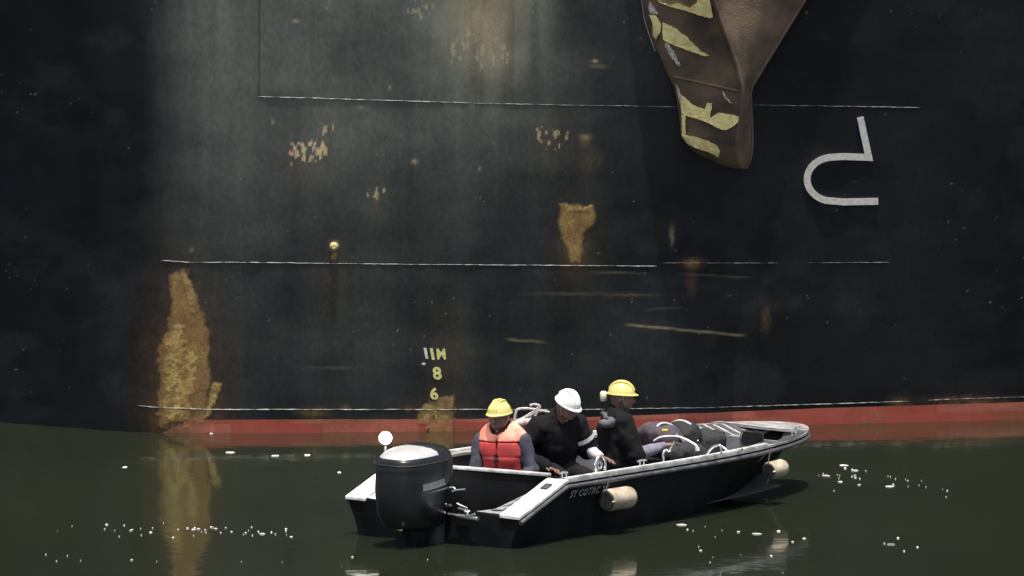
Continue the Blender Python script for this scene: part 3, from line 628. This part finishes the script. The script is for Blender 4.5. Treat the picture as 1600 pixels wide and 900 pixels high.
for k in range(3):
    a = k*2*math.pi/3; P = [np.array([LC-.20, .04*math.cos(a+.5), -.42+.04*math.sin(a+.5)]), np.array([LC-.23, .04*math.cos(a-.5), -.42+.04*math.sin(a-.5)]), np.array([LC-.26, .17*math.cos(a-.35), -.42+.17*math.sin(a-.35)]), np.array([LC-.21, .17*math.cos(a+.45), -.42+.17*math.sin(a+.45)])]
    build('propeller_blade', MB().quad_prism([bp_(*p) for p in P], .008, ROT @ np.array([1, 0, 0])), alu_d, motor)
build('steering_arm', MB().box(bp_(.05, .0, .40), (.26, .06, .04), ROT, .01), dkgrey, motor, 40)

# ------------------------------------------------------------------ lamp added in place of a sun glint on the motor
lp = lpt(602, 684, .50); base = lp-np.array([0, 0, .36])
lamp = thing('glint_lamp', 'bright white lamp added for a sun glint, on a short pole behind the motor', 'light', base)
build('glint_pole', MB().tube([base, lp+np.array([0, 0, -.05])], .013, 8), pol, lamp, 60)
FR = frame0((.12, -.99, .05)); fx = FR[:, 1]
build('glint_housing', MB().tube([lp-fx*.09, lp-fx*.07, lp-fx*.02, lp+fx*.018, lp+fx*.02, lp+fx*.004], [.02, .04, .054, .060, .058, .054], 22), dkgrey, lamp, 40)
build('lens', MB().tube([lp+fx*.0, lp+fx*.018, lp+fx*.040, lp+fx*.05], [.054, .054, .038, .010], 20), mat('glint_lens', (.9, .9, .88), .2, emit=(1, .95, .84, 260)), lamp, 50)  # lens of the lamp added for the sun glint
for a in (45, 135):
    d_ = math.cos(R(a))*FR[:, 0]+math.sin(R(a))*FR[:, 2]; build('glint_guard_bar', MB().tube(smooth_path([lp-d_*.068+fx*.01, lp-d_*.05+fx*.062, lp+fx*.075, lp+d_*.05+fx*.062, lp+d_*.068+fx*.01], 4), .005, 6), dkgrey, lamp, 60)

# ------------------------------------------------------------------ fenders hanging outside
cream = mat('fender_cream', (.42, .37, .27), .6, 0, .15, 9, .2, 50, dirt=(.22, .185, .13))
def side_s(l, z):
    g = gz(l); w_ = gw(l); k = keel(l); ch = k+min(.22, .34*(g-k)); wc = w_*(.86 if l < 2.4 else .86-.46*((l-2.4)/(BL-2.4)))
    return float(np.interp(z, [k, ch, ch+(g-ch)*.52, g-.05, g], [0, wc, wc+(w_-wc)*.5, w_, w_]))
def fender(px, py, z, half, r, label, tilt=0., reach=.95):
    def off(z_):
        P = at_z(px, py, z_); d_ = P[:2]-np.array([BX, BY]); l = (d_[0]*cT+d_[1]*sT)/KB; s = (d_[0]*sT-d_[1]*cT)/KB
        return abs(s-side_s(l, (z_+SINK)/KB+HEEL*s)-r*reach)
    c0 = at_z(px, py, z); d = ROT @ np.array([1, .05, tilt]); d /= np.linalg.norm(d)
    t = thing('fender', label, 'fender', c0, 'cream fenders on the skiff side')
    pr = [(-1.0, .25), (-.99, .72), (-.93, .93), (-.8, 1.0), (-.3, .985), (.3, .985), (.72, 1.0), (.9, .93), (1.0, .74), (1.05, .45), (1.07, .12)]
    build('body', MB().tube([c0+d*half*a for a, _ in pr], [r*b for _, b in pr], 22), cream, t, 50)
    build('end_cap', MB().tube([c0-d*half*1.03, c0-d*half*.97], [r*.80, r*.90], 18), rubber, t, 40)
    build('seam', MB().tube([c0+d*half*a+np.array([.30, -.70, -.12-.10*math.sin(3*a)])/np.linalg.norm([.3, .7, .15])*r*1.0 for a in np.linspace(-.85, .5, 12)], .007, 6), mat('fender_seam', (.62, .55, .42), .6), t, 60)
    # hanging rope up to the gunwale
    u_, v_ = proj(c0); best = min(np.linspace(.6, 4.7, 200), key=lambda l: abs(proj(bp_(l, gw(l)+.03, gz(l)))[0]-(u_-half*70)))
    top = bp_(best, gw(best)+.035, gz(best)-.02)
    build('lanyard', MB().tube(smooth_path([c0-d*half*.98, c0-d*half*1.0+np.array([0, -.02, r*1.0]), top], 5), .005, 6), mat('lanyard_grey', (.03, .03, .03), .8), t, 60)
fender(966, 779, .310, .175, .098, 'large cream fender under the registration lettering, nearer the stern')
fender(1212, 733, .325, .115, .080, 'smaller cream fender hanging under the bow', .05, 2.2)
# ------------------------------------------------------------------ soft shapes: distance fields meshed by surface nets
def surface_net(fn, lo, hi, h):
    lo = np.array(lo, float); n = np.ceil((np.array(hi)-lo)/h).astype(int)+1
    ax = [lo[i]+h*np.arange(n[i]) for i in range(3)]
    G = np.meshgrid(*ax, indexing='ij'); S = fn(np.stack(G, -1).astype(np.float32)).astype(np.float32)
    ins = S < 0; cells = [n[i]-1 for i in range(3)]
    cnt = np.zeros(cells, np.int8); 
    off = [(a, b, c) for a in (0, 1) for b in (0, 1) for c in (0, 1)]
    sl = lambda o: tuple(slice(o[i], o[i]+cells[i]) for i in range(3))
    for o in off: cnt += ins[sl(o)]
    act = (cnt > 0) & (cnt < 8); idx = np.argwhere(act); m = len(idx)
    vid = -np.ones(cells, np.int64); vid[act] = np.arange(m)
    acc = np.zeros((m, 3)); k = np.zeros(m)
    for a in range(8):
        for b in range(a+1, 8):
            d = np.array(off[b])-np.array(off[a])
            if np.abs(d).sum() != 1: continue
            pa = idx+off[a]; pb = idx+off[b]; sa = S[tuple(pa.T)]; sb = S[tuple(pb.T)]; cr = (sa < 0) != (sb < 0)
            t = np.where(cr, sa/(sa-sb+1e-12*(sa == sb)), 0); acc[cr] += (np.array(off[a])+np.outer(t, d))[cr]; k[cr] += 1
    V = lo + h*(idx+acc/np.maximum(k, 1)[:, None]); Fc = []
    for axis in range(3):
        a1, a2 = (axis+1) % 3, (axis+2) % 3
        s0 = [slice(None)]*3; s1 = [slice(None)]*3; s0[axis] = slice(0, n[axis]-1); s1[axis] = slice(1, n[axis])
        cr = ins[tuple(s0)] != ins[tuple(s1)]; e = np.argwhere(cr); e = e[(e[:, a1] > 0) & (e[:, a2] > 0) & (e[:, a1] < n[a1]-1) & (e[:, a2] < n[a2]-1)]
        if not len(e): continue
        def g(d1, d2): q = e.copy(); q[:, a1] -= d1; q[:, a2] -= d2; return vid[tuple(q.T)]
        f = np.stack([g(1, 1), g(0, 1), g(0, 0), g(1, 0)], -1); fl_ = ~ins[tuple(e.T)]; f[fl_] = f[fl_][:, ::-1]; Fc.append(f)
    return V, np.concatenate(Fc)
def cone(p, a, b, ra, rb):
    a = np.array(a, np.float32); b = np.array(b, np.float32); d = b-a; t = np.clip(((p-a)@d)/(d@d+1e-9), 0, 1)
    return np.linalg.norm(p-a-t[..., None]*d, axis=-1)-(ra+(rb-ra)*t)
def ellip(p, c, r, M=None):
    q = p-np.array(c, np.float32)
    if M is not None: q = q@np.array(M, np.float32)
    r = np.array(r, np.float32); k0 = np.linalg.norm(q/r, axis=-1); k1 = np.linalg.norm(q/(r*r), axis=-1); return k0*(k0-1)/(k1+1e-6)
def smin(a, b, k): h_ = np.clip(.5+.5*(b-a)/k, 0, 1); return b+(a-b)*h_-k*h_*(1-h_)
def frame(f, up=(0, 0, 1)):
    f = np.array(f, float); f /= np.linalg.norm(f); r = np.cross(f, up); r /= np.linalg.norm(r); return np.stack([r, f, np.cross(r, f)], 1)   # columns right, forward, up
def smesh(name, fn, lo, hi, h, m, parent):
    V, Fc = surface_net(fn, lo, hi, h); mb = MB(); mb.v = V.tolist(); mb.f = [tuple(q) for q in Fc.tolist()]
    return build(name, mb, m, parent, 180, recalc=False)
skin = mat('skin_brown', (.17, .095, .068), .5, 0, .15, 14, .15, 150)
def folds(p, amp, sc=14., sd=0): return ((fbm(p[..., 0]*sc, p[..., 1]*sc, p[..., 2]*sc*.8, o=2, s=200+sd)-.5)*2*amp).astype(np.float32)

def person(label, seat, facing, lean, head_dir, head_tilt, arms, legs, cloth, helmet_m, vest=None, sleeve_m=None, sd=0, bulk=0.):
    """seat: world point under the hips. facing: world xy. lean: forward metres at the shoulders. arms: [(elbow, wrist, hand dir)] in body frame (right, fwd, up), right then left."""
    B = frame((facing[0], facing[1], 0)); seat = np.array(seat, float)
    W_ = lambda q: seat + B@np.array(q, float)
    t = thing('person', label, 'person', seat)
    hip = W_((0, 0, .11)); wst = W_((lean[0]*.35, lean[1]*.35-.02, .26)); chs = W_((lean[0]*.8, lean[1]*.8-.02, .42)); nek = W_((lean[0], lean[1], .545)); 
    HB = frame(np.array(head_dir, float)); up_h = HB[:, 2]
    hd = nek + np.array([0, 0, .03]) + .145*(up_h*.8+B[:, 2]*.2) + HB[:, 1]*.03 + np.array(head_tilt)
    shs = [W_((lean[0]+sx*.185, lean[1]-.01, .50)) for sx in (1, -1)]
    els = [W_(a[0]) for a in arms]; wrs = [W_(a[1]) for a in arms]; hds = [B@(np.array(a[2], float)/np.linalg.norm(a[2])) for a in arms]
    hips = [W_((sx*.095, .02, .10)) for sx in (1, -1)]; kns = [W_(l[0]) for l in legs]; ank = [W_(l[1]) for l in legs]
    def flat(p, c):                                             # squash the torso front to back
        q = p-np.array(c, np.float32); f = B[:, 1].astype(np.float32); return p + (q@f)[..., None]*f*.42
    def torso(p, g=0.):
        a = cone(flat(p, hip), hip, wst, .165+g, .145+g); b = cone(flat(p, chs), wst, chs, .145+g, .168+g); c = cone(flat(p, chs), chs, W_((lean[0], lean[1]-.01, .49)), .165+g, .10+g)
        return smin(smin(a, b, .06), c, .05)
    def arm(p, i, g=0., cut=None):
        a = cone(p, shs[i], els[i], .058+g, .045+g); b = cone(p, els[i], wrs[i] if cut is None else els[i]+(wrs[i]-els[i])*cut, .044+g, .030+g); return smin(a, b, .02)
    def hand(p, i):
        hdn = hds[i]; Hf = frame(hdn, up=(.1, .2, .97)); w0 = wrs[i]; palm = w0+Hf@np.array([0, .045, 0])
        d = ellip(p, palm, (.043, .052, .018), Hf); sx = 1 if i == 0 else -1
        for k, ln in enumerate((.070, .080, .075, .058)):
            x = (-.030+.020*k)*sx*-1; a = w0+Hf@np.array([x, .085, 0]); m_ = a+Hf@np.array([x*.25, ln*.5, -.006]); e = m_+Hf@np.array([x*.1, ln*.42, -.026])
            d = np.minimum(d, np.minimum(cone(p, a, m_, .0098, .009), cone(p, m_, e, .009, .0075)))
        a = w0+Hf@np.array([.030*sx*-1*-1, .030, -.002]); m_ = a+Hf@np.array([.030*sx, .030, -.008]); e = m_+Hf@np.array([.006*sx, .032, -.012])
        return smin(d, np.minimum(cone(p, a, m_, .013, .011), cone(p, m_, e, .011, .009)), .008)
    def head(p):
        d = ellip(p, hd, (.084, .102, .114), HB)
        d = smin(d, ellip(p, hd+HB@np.array([0, .025, -.062]), (.062, .072, .058), HB), .03)            # jaw
        d = smin(d, cone(p, hd+HB@np.array([0, .085, .005]), hd+HB@np.array([0, .112, -.032]), .010, .017), .012)   # nose
        for s_ in (1, -1):
            d = smin(d, ellip(p, hd+HB@np.array([.086*s_, -.005, -.015]), (.010, .022, .034), HB), .008)  # ears
            d = -smin(-d, ellip(p, hd+HB@np.array([.032*s_, .104, .006]), (.021, .018, .012), HB), .012)  # eye sockets
        d = -smin(-d, ellip(p, hd+HB@np.array([0, .100, -.068]), (.026, .010, .004), HB), .006)           # mouth
        d = smin(d, cone(p, nek-np.array([0, 0, .03]), hd+HB@np.array([0, -.02, -.07]), .062, .056), .025)  # neck
        return d
    def leg(p, i, g=0.):
        return smin(cone(p, hips[i], kns[i], .085+g, .058+g), cone(p, kns[i], ank[i], .055+g, .038+g), .02)
    def foot(p, i, g=0.): return smin(cone(p, ank[i]-np.array([0, 0, .02]), ank[i]+B@np.array([0, .13, -.045]), .042+g, .034+g), ellip(p, ank[i]+B@np.array([0, -.02, -.04]), (.038+g, .05+g, .035+g), B), .02)
    def body(p):
        d = smin(torso(p), head(p), .03)
        for i in (0, 1): d = smin(d, smin(arm(p, i), hand(p, i), .015), .04); d = smin(d, smin(leg(p, i), foot(p, i), .02), .05)
        return d
    pts = np.array([hip, wst, chs, nek, hd]+shs+els+wrs+hips+kns+ank+[wrs[i]+hds[i]*.2 for i in (0, 1)]); lo = pts.min(0)-.2; hi = pts.max(0)+.2
    smesh('body', body, lo, hi, .0105, skin, t)
    cp = np.array([hip, wst, chs, nek]+shs+els+wrs); l2 = cp.min(0)-.24; h2 = cp.max(0)+.16
    def shirt(p):
        d = torso(p, .022+bulk)
        for i in (0, 1): d = smin(d, arm(p, i, .016+bulk*.6, None if sleeve_m is None or sleeve_m[i] is None else .12), .045)
        d = smin(d, cone(p, shs[0], shs[1], .058, .058), .05)
        d = d+folds(p, .024, 11, sd)+folds(p, .009, 28, sd+31)
        nk = cone(p, nek-np.array([0, 0, .02]), hd, .066, .07); return np.maximum(np.maximum(d, -nk), (seat[2]+.03)-p[..., 2])
    smesh('shirt', shirt, l2, h2, .0125, cloth[0], t)
    if sleeve_m is not None:
        for i in (0, 1):
            q = np.array([els[i], wrs[i]])
            if sleeve_m[i] is None: continue
            smesh('sleeve', lambda p: cone(p, els[i]+(wrs[i]-els[i])*.06, els[i]+(wrs[i]-els[i])*.97, .060, .044)+folds(p, .009, 18, sd+5), q.min(0)-.1, q.max(0)+.1, .0125, sleeve_m[i], t)
    lp_ = np.array([hip]+kns+ank); 
    def trou(p):
        d = np.maximum(cone(flat(p, hip), hip, W_((0, .0, .16)), .182, .175), p[..., 2]-(seat[2]+.20))
        for i in (0, 1): d = smin(d, leg(p, i, .022), .04)
        return d+folds(p, .010, 12, sd+9)
    smesh('trousers', trou, lp_.min(0)-.26, lp_.max(0)+.26, .015, cloth[1], t)
    for i in (0, 1): smesh('shoe', lambda p: np.maximum(foot(p, i, .012), (ank[i][2]-.085)-p[..., 2]), ank[i]-.24, ank[i]+.24, .013, rubber, t)
    if vest:
        def vs_(p):
            d = torso(p, .085); d = smin(d, cone(p, shs[0]*.75+shs[1]*.25+np.array([0, 0, .02]), shs[1]*.75+shs[0]*.25+np.array([0, 0, .02]), .075, .075), .05)
            for i in (0, 1): d = np.maximum(d, -cone(p, shs[i]+(shs[i]-shs[1-i])*.05+np.array([0, 0, -.03]), els[i], .088, .085))
            nk = cone(p, nek+B@np.array([0, .03, -.01]), hd, .086, .10); vn = cone(p, nek+B@np.array([0, .17, -.02]), nek+B@np.array([0, .22, -.20]), .05, .012)
            d = np.maximum(np.maximum(d, -nk), -vn); zz = p[..., 2]-seat[2]
            d = np.maximum(d, .10-zz); sl_ = np.abs((p-np.array(hip, np.float32))@B[:, 0].astype(np.float32)); fr = ((p-np.array(chs, np.float32))@B[:, 1].astype(np.float32))
            d = np.where(fr > .02, np.maximum(d, .006-sl_), d)
            for zc in (.21, .36): d = d + .009*np.exp(-((zz-zc)/.009)**2)
            return d+folds(p, .007, 11, sd+3)
        zcut = seat[2]+.49
        smesh('life_vest', lambda p: np.maximum(vs_(p), p[..., 2]-zcut), l2-.05, h2+.05, .011, vest[0], t)
        o = smesh('vest_yoke', lambda p: np.maximum(vs_(p)-.004, zcut+.004-p[..., 2]), l2-.05, h2+.05, .011, vest[1], t); o['label'] = 'shoulder panels of the life vest, coloured pale as sunlit'
        for z in (.24,):
            a = np.linspace(0, 2*math.pi, 30); 
            P = [W_((lean[0]*.5+.264*math.cos(q), lean[1]*.5-.02+.197*math.sin(q), z)) for q in a]
            build('vest_strap', MB().loft([[p+np.array([0, 0, .014]), p-np.array([0, 0, .014])] for p in P], closed=False), mat('strap_black', (.16, .02, .025), .7), t)
        build('buckle', MB().box(W_((lean[0]*.5, lean[1]*.5+.17, .34)), (.05, .02, .035), B, .006), rubber, t, 40)
    # helmet: dome, brim and ridges
    hc = hd+HB@np.array([0, -.005, .030]); rings_ = []; hm = MB(); nA = 28
    for ph in np.linspace(0, 88, 12):
        c, s = math.cos(R(ph)), math.sin(R(ph)); rings_.append([hc+HB@np.array([.106*c**.8*math.cos(R(a)), .126*c**.8*math.sin(R(a)), .118*s-.012+(.006 if ph < 1 else 0)]) for a in np.linspace(0, 360, nA, endpoint=False)])
    inner = [[hc+HB@np.array([.098*math.cos(R(a)), .118*math.sin(R(a)), -.006]) for a in np.linspace(0, 360, nA, endpoint=False)], [hc+HB@np.array([.094*math.cos(R(a)), .112*math.sin(R(a)), .05]) for a in np.linspace(0, 360, nA, endpoint=False)]]
    hm.loft(inner[::-1]+rings_); he = build('helmet', hm, helmet_m, t, 40)
    br = [[hc+HB@np.array([(.107+e*.007*1)*math.cos(R(a)), (.127+e*(.007+.020*max(0, math.sin(R(a)))**1.5))*math.sin(R(a)), z]) for a in np.linspace(0, 360, 40, endpoint=False)] for e, z in ((0, .012), (1, .001), (1, -.006), (0, -.004))]
    hb = MB(); hb.loft(br+[br[0]], caps=False); build('brim', hb, helmet_m, he, 50)
    for s_ in (-.035, 0, .035):
        P = [hc+HB@np.array([s_*(1-.2*abs(math.cos(R(a)))), .128*math.cos(R(a))*.95*(1-abs(s_)), .118*math.sin(R(a))*(1-abs(s_)*1.6)+.003]) for a in range(20, 161, 10)]
        build('ridge', MB().tube(P, .008, 6), helmet_m, he, 60)
    for s_ in (1, -1): build('chin_strap', MB().tube(smooth_path([hc+HB@np.array([.10*s_, .02, .0]), hd+HB@np.array([.082*s_, .03, -.05]), hd+HB@np.array([.0, .06, -.125])], 5), .006, 6), mat('strap_pale', (.30, .29, .27), .7), he, 60)
    return dict(t=t, B=B, W=W_, hd=hd, HB=HB, hc=hc, sh=shs, el=els, wr=wrs, chs=chs, nek=nek, he=he)
yel = mat('helmet_yellow', (.60, .53, .17), .42, 0, .06, 12, .03, 60, coat=.2); whi = mat('helmet_white', (.74, .74, .72), .35, 0, .06, 12, .03, 60, coat=.2)
blkc = mat('black_cloth', (.0055, .0055, .0065), .9, 0, .3, 20, .3, 220, spec=.2); blkt = mat('black_trousers', (.007, .007, .009), .9, 0, .3, 20, .3, 220, spec=.2)
greyc = mat('blue_grey_cloth', (.16, .16, .20), .85, 0, .25, 15, .3, 200); pale = mat('pale_grey_cloth', (.46, .46, .47), .85, 0, .2, 15, .3, 200)
refl = mat('reflective_tape', (.72, .72, .72), .35, .2, .1, 30)
vred = mat('vest_red', (.40, .038, .036), .75, 0, .2, 12, .3, 160); vyoke = mat('vest_yoke_sunlit', (.70, .16, .11), .75, 0, .2, 7, .3, 160, dirt=(.80, .46, .32))  # yoke paler than the vest: sun on the shoulders put into the colour
def seat_at(px, top, l, dx=0., dy=0.):                             # seat so that the helmet top comes where it was measured
    _, s, z = loc(px, top, l); return bp_(l, s, z-.868+HEEL*0)+np.array([dx, dy, 0])
LEG = [((.12, .42, .06), (.12, .44, -.20)), ((-.12, .42, .06), (-.12, .44, -.20))]
navy = mat('navy_sleeve', (.035, .035, .055), .85, 0, .3, 15, .3, 200)
p1 = person('person in yellow helmet and red life vest sitting nearest the motor', seat_at(787, 619, 1.42), (-.35, -.94), (0, .05), (-.45, -.85, -.12), (0, 0, 0),
            [((.22, .14, .22), (.12, .32, .14), (-.3, .9, -.1)), ((-.28, .04, .24), (-.22, .28, .13), (.3, .9, -.1))], LEG, (navy, blkt), yel, (vred, vyoke), None, 1)
p2 = person('person in white helmet and black clothes hunched between the two yellow helmets', seat_at(862, 595, 2.05), (.45, -.89), (.02, .17), (.62, -.62, -.48), (.02, 0, -.01),
            [((.38, .08, .26), (.24, .34, .15), (-.5, .85, -.1)), ((-.30, .14, .26), (-.30, .36, .22), (-.5, .85, -.15))], LEG, (blkc, blkt), whi, None, (None, pale), 2, .035)
p3 = person('person in yellow helmet and black shirt facing the bow', seat_at(962, 592, 2.72), (.93, .30), (0, .02), (.97, -.10, -.06), (0, 0, 0),
            [((.26, .10, .22), (.16, .40, .28), (-.2, .95, .2)), ((-.26, .08, .24), (-.16, .36, .20), (.2, .95, .1))], LEG, (blkc, blkt), yel, None, (greyc, greyc), 3, .025)
# second helper pieces on the clothing
def band(p, a, b, t0, t1, r, m, name):
    A, Bb = np.array(a), np.array(b); build(name, MB().tube([A+(Bb-A)*t0, A+(Bb-A)*t1], [r, r*.97], 14, caps=False), m, p['t'], 60)
band(p2, p2['sh'][1], p2['el'][1], .45, .60, .110, refl, 'reflective_band')
cpt = lpt(948, 661, 2.52)
smesh('collar_flap', lambda q: smin(ellip(q, cpt, (.075, .04, .042), frame((.3, .95, 0))), cone(q, cpt+np.array([.04, .02, .02]), p3['W']((-.05, -.10, .57)), .03, .025), .03)+folds(q, .018, 22, 77), cpt-.28, cpt+.28, .010, mat('flap_grey', (.09, .09, .10), .85, 0, .3, 25, .4, 160), p3['t'])
def ear_muff(q, s_):
    c0 = q['hd']+q['HB']@np.array([s_*.10, -.01, .0])
    return build('ear_defender', MB().tube([c0-q['HB']@np.array([s_*.02, 0, 0]), c0+q['HB']@np.array([s_*.015, 0, 0]), c0+q['HB']@np.array([s_*.03, 0, 0])], [.042, .045, .025], 14), mat('muff_cream', (.6, .57, .42), .5), q['t'], 50)
c0 = p3['hd']+p3['HB']@np.array([.02, -.165, .0])
build('helmet_lamp', MB().tube([c0+np.array([0, 0, -.045]), c0+np.array([0, 0, -.03]), c0+np.array([0, 0, .03]), c0+np.array([0, 0, .045])], [.022, .032, .032, .022], 12), mat('muff_cream', (.62, .60, .46), .5), p3['he'], 50)

# ------------------------------------------------------------------ bags, coil and hoses in the skiff
def superbag(name, label, cat, l, s, z0, size, m, rot=0., tilt=0., sd=0, p=3.0, group=None):
    base = bp_(l, s, z0); t = thing(name, label, cat, base, group); M = ROT @ np.array([[math.cos(rot), -math.sin(rot), 0], [math.sin(rot), math.cos(rot), 0], [0, 0, 1.]])
    Tl = np.array([[1, 0, math.sin(tilt)], [0, 1, 0], [0, 0, 1.]]); M = M @ Tl; c0 = base+np.array([0, 0, size[2]]); Mi = np.linalg.inv(M)
    def fn(q):
        d = (q-c0.astype(np.float32))@Mi.T.astype(np.float32); d = d/np.array(size, np.float32); r = (np.abs(d)**p).sum(-1)**(1/p); return (r-1)*min(size)+folds(q, .026, 9, sd)+folds(q, .008, 26, sd+3)
    e = max(size)*1.5; smesh('shell', fn, base-np.array([e, e, .05]), base+np.array([e, e, 2*size[2]+.08]), .014, m, t); t_ = t
    return t_, (lambda a, b, c: c0 + M@(np.array([a, b, c])*np.array(size)))
purple = mat('purple_grey_fabric', (.055, .040, .052), .8, 0, .3, 14, .4, 160); blackf = mat('black_fabric', (.009, .009, .010), .8, 0, .3, 14, .4, 160); dark2 = mat('charcoal_fabric', (.014, .0145, .016), .8, 0, .3, 14, .4, 160)
pipe = mat('pale_piping', (.50, .49, .48), .6, 0, .2, 20)
def bag_at(name, label, cat, px, py_base, l, size, *a): 
    _, s, z = loc(px, py_base, l); return superbag(name, label, cat, l, s, z+HEEL*0, size, *a)
t1, f1 = bag_at('backpack', 'purple grey backpack with a yellow tag in front of the black shirt', 'backpack', 1034, 724, 3.35, (.19, .20, .19), purple, .3, -.25, 11, 2.6)
build('piping', MB().tube(smooth_path([f1(-.9, .45, -.3), f1(-.72, .42, .55), f1(-.1, .40, .98), f1(.6, .42, .75), f1(.95, .45, .1)], 6), .011, 8), pipe, t1, 60)
tg = lpt(1039, 672, 3.12); build('tag', MB().box(tg, (.055, .03, .018), frame((-.1, .99, 0)), .004), mat('tag_yellow', (.75, .65, .06), .5), t1, 30)
build('strap', MB().tube(smooth_path([f1(.2, .9, .5), f1(.5, 1.15, -.1), f1(.3, 1.1, -.7), f1(.0, 1.05, -.9)], 6), .014, 8), mat('strap_grey', (.25, .23, .25), .8), t1, 60)
t2, f2 = bag_at('holdall', 'round topped black holdall with pale piping behind the backpack', 'bag', 1066, 726, 3.85, (.17, .20, .20), blackf, .1, 0, 12, 2.4)
build('piping', MB().tube(smooth_path([f2(-.1, -.95, .2), f2(-.1, -.7, .75), f2(-.1, -.1, 1.03), f2(-.1, .6, .85), f2(-.1, .98, .15)], 6), .012, 8), pipe, t2, 60)
for k in range(2): build('print', MB().box(f2(-.98, -.1+.35*k, .50-.25*k), (.012, .07, .014), ROT, .003), refl, t2)
t3, f3 = bag_at('dry_bag', 'charcoal bag slumped against the bow locker', 'bag', 1098, 732, 4.25, (.17, .22, .18), dark2, 0, 0, 13, 3.2)
build('strap', MB().tube(smooth_path([f3(-1.02, -.5, .6), f3(-1.04, 0, .2), f3(-1.02, .6, -.1)], 5), .018, 8), mat('strap_grey', (.25, .23, .25), .8), t3, 60)
t4, f4 = bag_at('gear_bag', 'dark bag low in the skiff in front of the backpack', 'bag', 1072, 742, 3.35, (.22, .16, .15), dark2, .2, 0, 14, 2.8)
hw_ = mat('hose_white', (.68, .68, .66), .45); o = thing('air_hose', 'white hose arching over the bags towards the bow', 'hose', lpt(1060, 690, 3.05))
hpts = [lpt(a, b, 3.05) for a, b in ((1022, 689), (1034, 683), (1052, 682), (1062, 683), (1074, 688), (1086, 695), (1089, 699))]
build('tube', MB().tube(smooth_path(hpts, 6), .011, 8), hw_, o, 60)
build('nozzle', MB().tube([hpts[-1], hpts[-1]+np.array([.004, 0, -.03])], [.02, .022], 10), hw_, o, 40)
# coil of rope between the first two people
rope = mat('rope_grey', (.42, .40, .38), .85, 0, .25, 40, .5, 120); rc = thing('rope_coil', 'loose grey rope coil between the red vest and the white helmet', 'rope', lpt(803, 690, 1.6))
def scr(px, py, l, s):                                           # point near boat position (l,s) seen at a measured spot
    P0 = bp_(l, s, 0); r = ray(px, py); k = (P0[1]-CAM[1])/r[1]; return CAM+r*k
for pts in ([(803, 668), (806, 645), (812, 639), (832, 639), (846, 643)], [(801, 664), (815, 655), (830, 648), (842, 640), (842, 634), (834, 632), (828, 634)], [(802, 660), (820, 652), (836, 641), (841, 636)], [(808, 668), (822, 658), (836, 650), (840, 642)], [(805, 672), (818, 664), (832, 655), (838, 650)], [(842, 641), (852, 643), (860, 645)]):
    build('strand', MB().tube(smooth_path([scr(a, b, 1.75, -.30) for a, b in pts], 5), .013, 7), rope, rc, 60)
build('hank', MB().tube(smooth_path([scr(800, 690, 1.75, -.30), scr(803, 668, 1.75, -.30), scr(818, 660, 1.75, -.30), scr(830, 660, 1.75, -.30)], 5), [.05]*6+[.04]*10, 9), rope, rc, 60)
# rope ring on the near gunwale
rl = 1.27; rr0 = thing('mooring_ring', 'rope wound ring standing on the near gunwale', 'ring', bp_(rl, BM_/2-.06, ZG+.004))
cR = bp_(rl, BM_/2-.06, ZG+.07)
build('hoop', MB().tube([cR+ROT@np.array([.075*math.cos(a), .01, .085*math.sin(a)]) for a in np.linspace(-.6, math.pi+.6, 22)], .013, 8), pol, rr0, 60)
build('turn', MB().tube([cR+ROT@np.array([.03*math.cos(a), .0, .03*math.sin(a)]) for a in np.linspace(0, 6, 14)], .012, 8), rope, rr0, 60)

# ------------------------------------------------------------------ sun glints on the ripples, painted as pale flecks on the water
fm = MB()
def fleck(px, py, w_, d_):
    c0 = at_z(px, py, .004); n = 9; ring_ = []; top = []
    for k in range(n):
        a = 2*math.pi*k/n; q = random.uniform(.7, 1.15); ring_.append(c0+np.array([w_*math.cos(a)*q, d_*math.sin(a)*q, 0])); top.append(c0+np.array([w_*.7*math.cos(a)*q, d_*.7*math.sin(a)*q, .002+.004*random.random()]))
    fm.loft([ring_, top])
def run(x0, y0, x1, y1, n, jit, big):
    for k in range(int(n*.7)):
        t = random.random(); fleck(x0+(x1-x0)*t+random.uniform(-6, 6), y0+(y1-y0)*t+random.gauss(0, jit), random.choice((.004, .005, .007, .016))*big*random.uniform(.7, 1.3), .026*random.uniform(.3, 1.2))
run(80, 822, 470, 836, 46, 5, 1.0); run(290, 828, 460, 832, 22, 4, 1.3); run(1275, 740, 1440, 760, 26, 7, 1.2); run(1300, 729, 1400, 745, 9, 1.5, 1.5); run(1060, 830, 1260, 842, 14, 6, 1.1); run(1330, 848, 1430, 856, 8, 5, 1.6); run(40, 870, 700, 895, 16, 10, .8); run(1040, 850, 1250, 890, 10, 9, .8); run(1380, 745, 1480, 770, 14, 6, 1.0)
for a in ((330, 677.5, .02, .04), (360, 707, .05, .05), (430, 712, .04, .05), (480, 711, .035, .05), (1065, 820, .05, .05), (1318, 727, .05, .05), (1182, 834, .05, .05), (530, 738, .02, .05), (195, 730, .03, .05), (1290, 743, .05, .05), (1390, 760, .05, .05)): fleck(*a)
tag(build('glint_flecks', fm, mat('glint_white', (.62, .62, .58), .6, 0, .5, 3)), 'white flecks painted as sun glints on dark water', 'glint', kind='stuff')
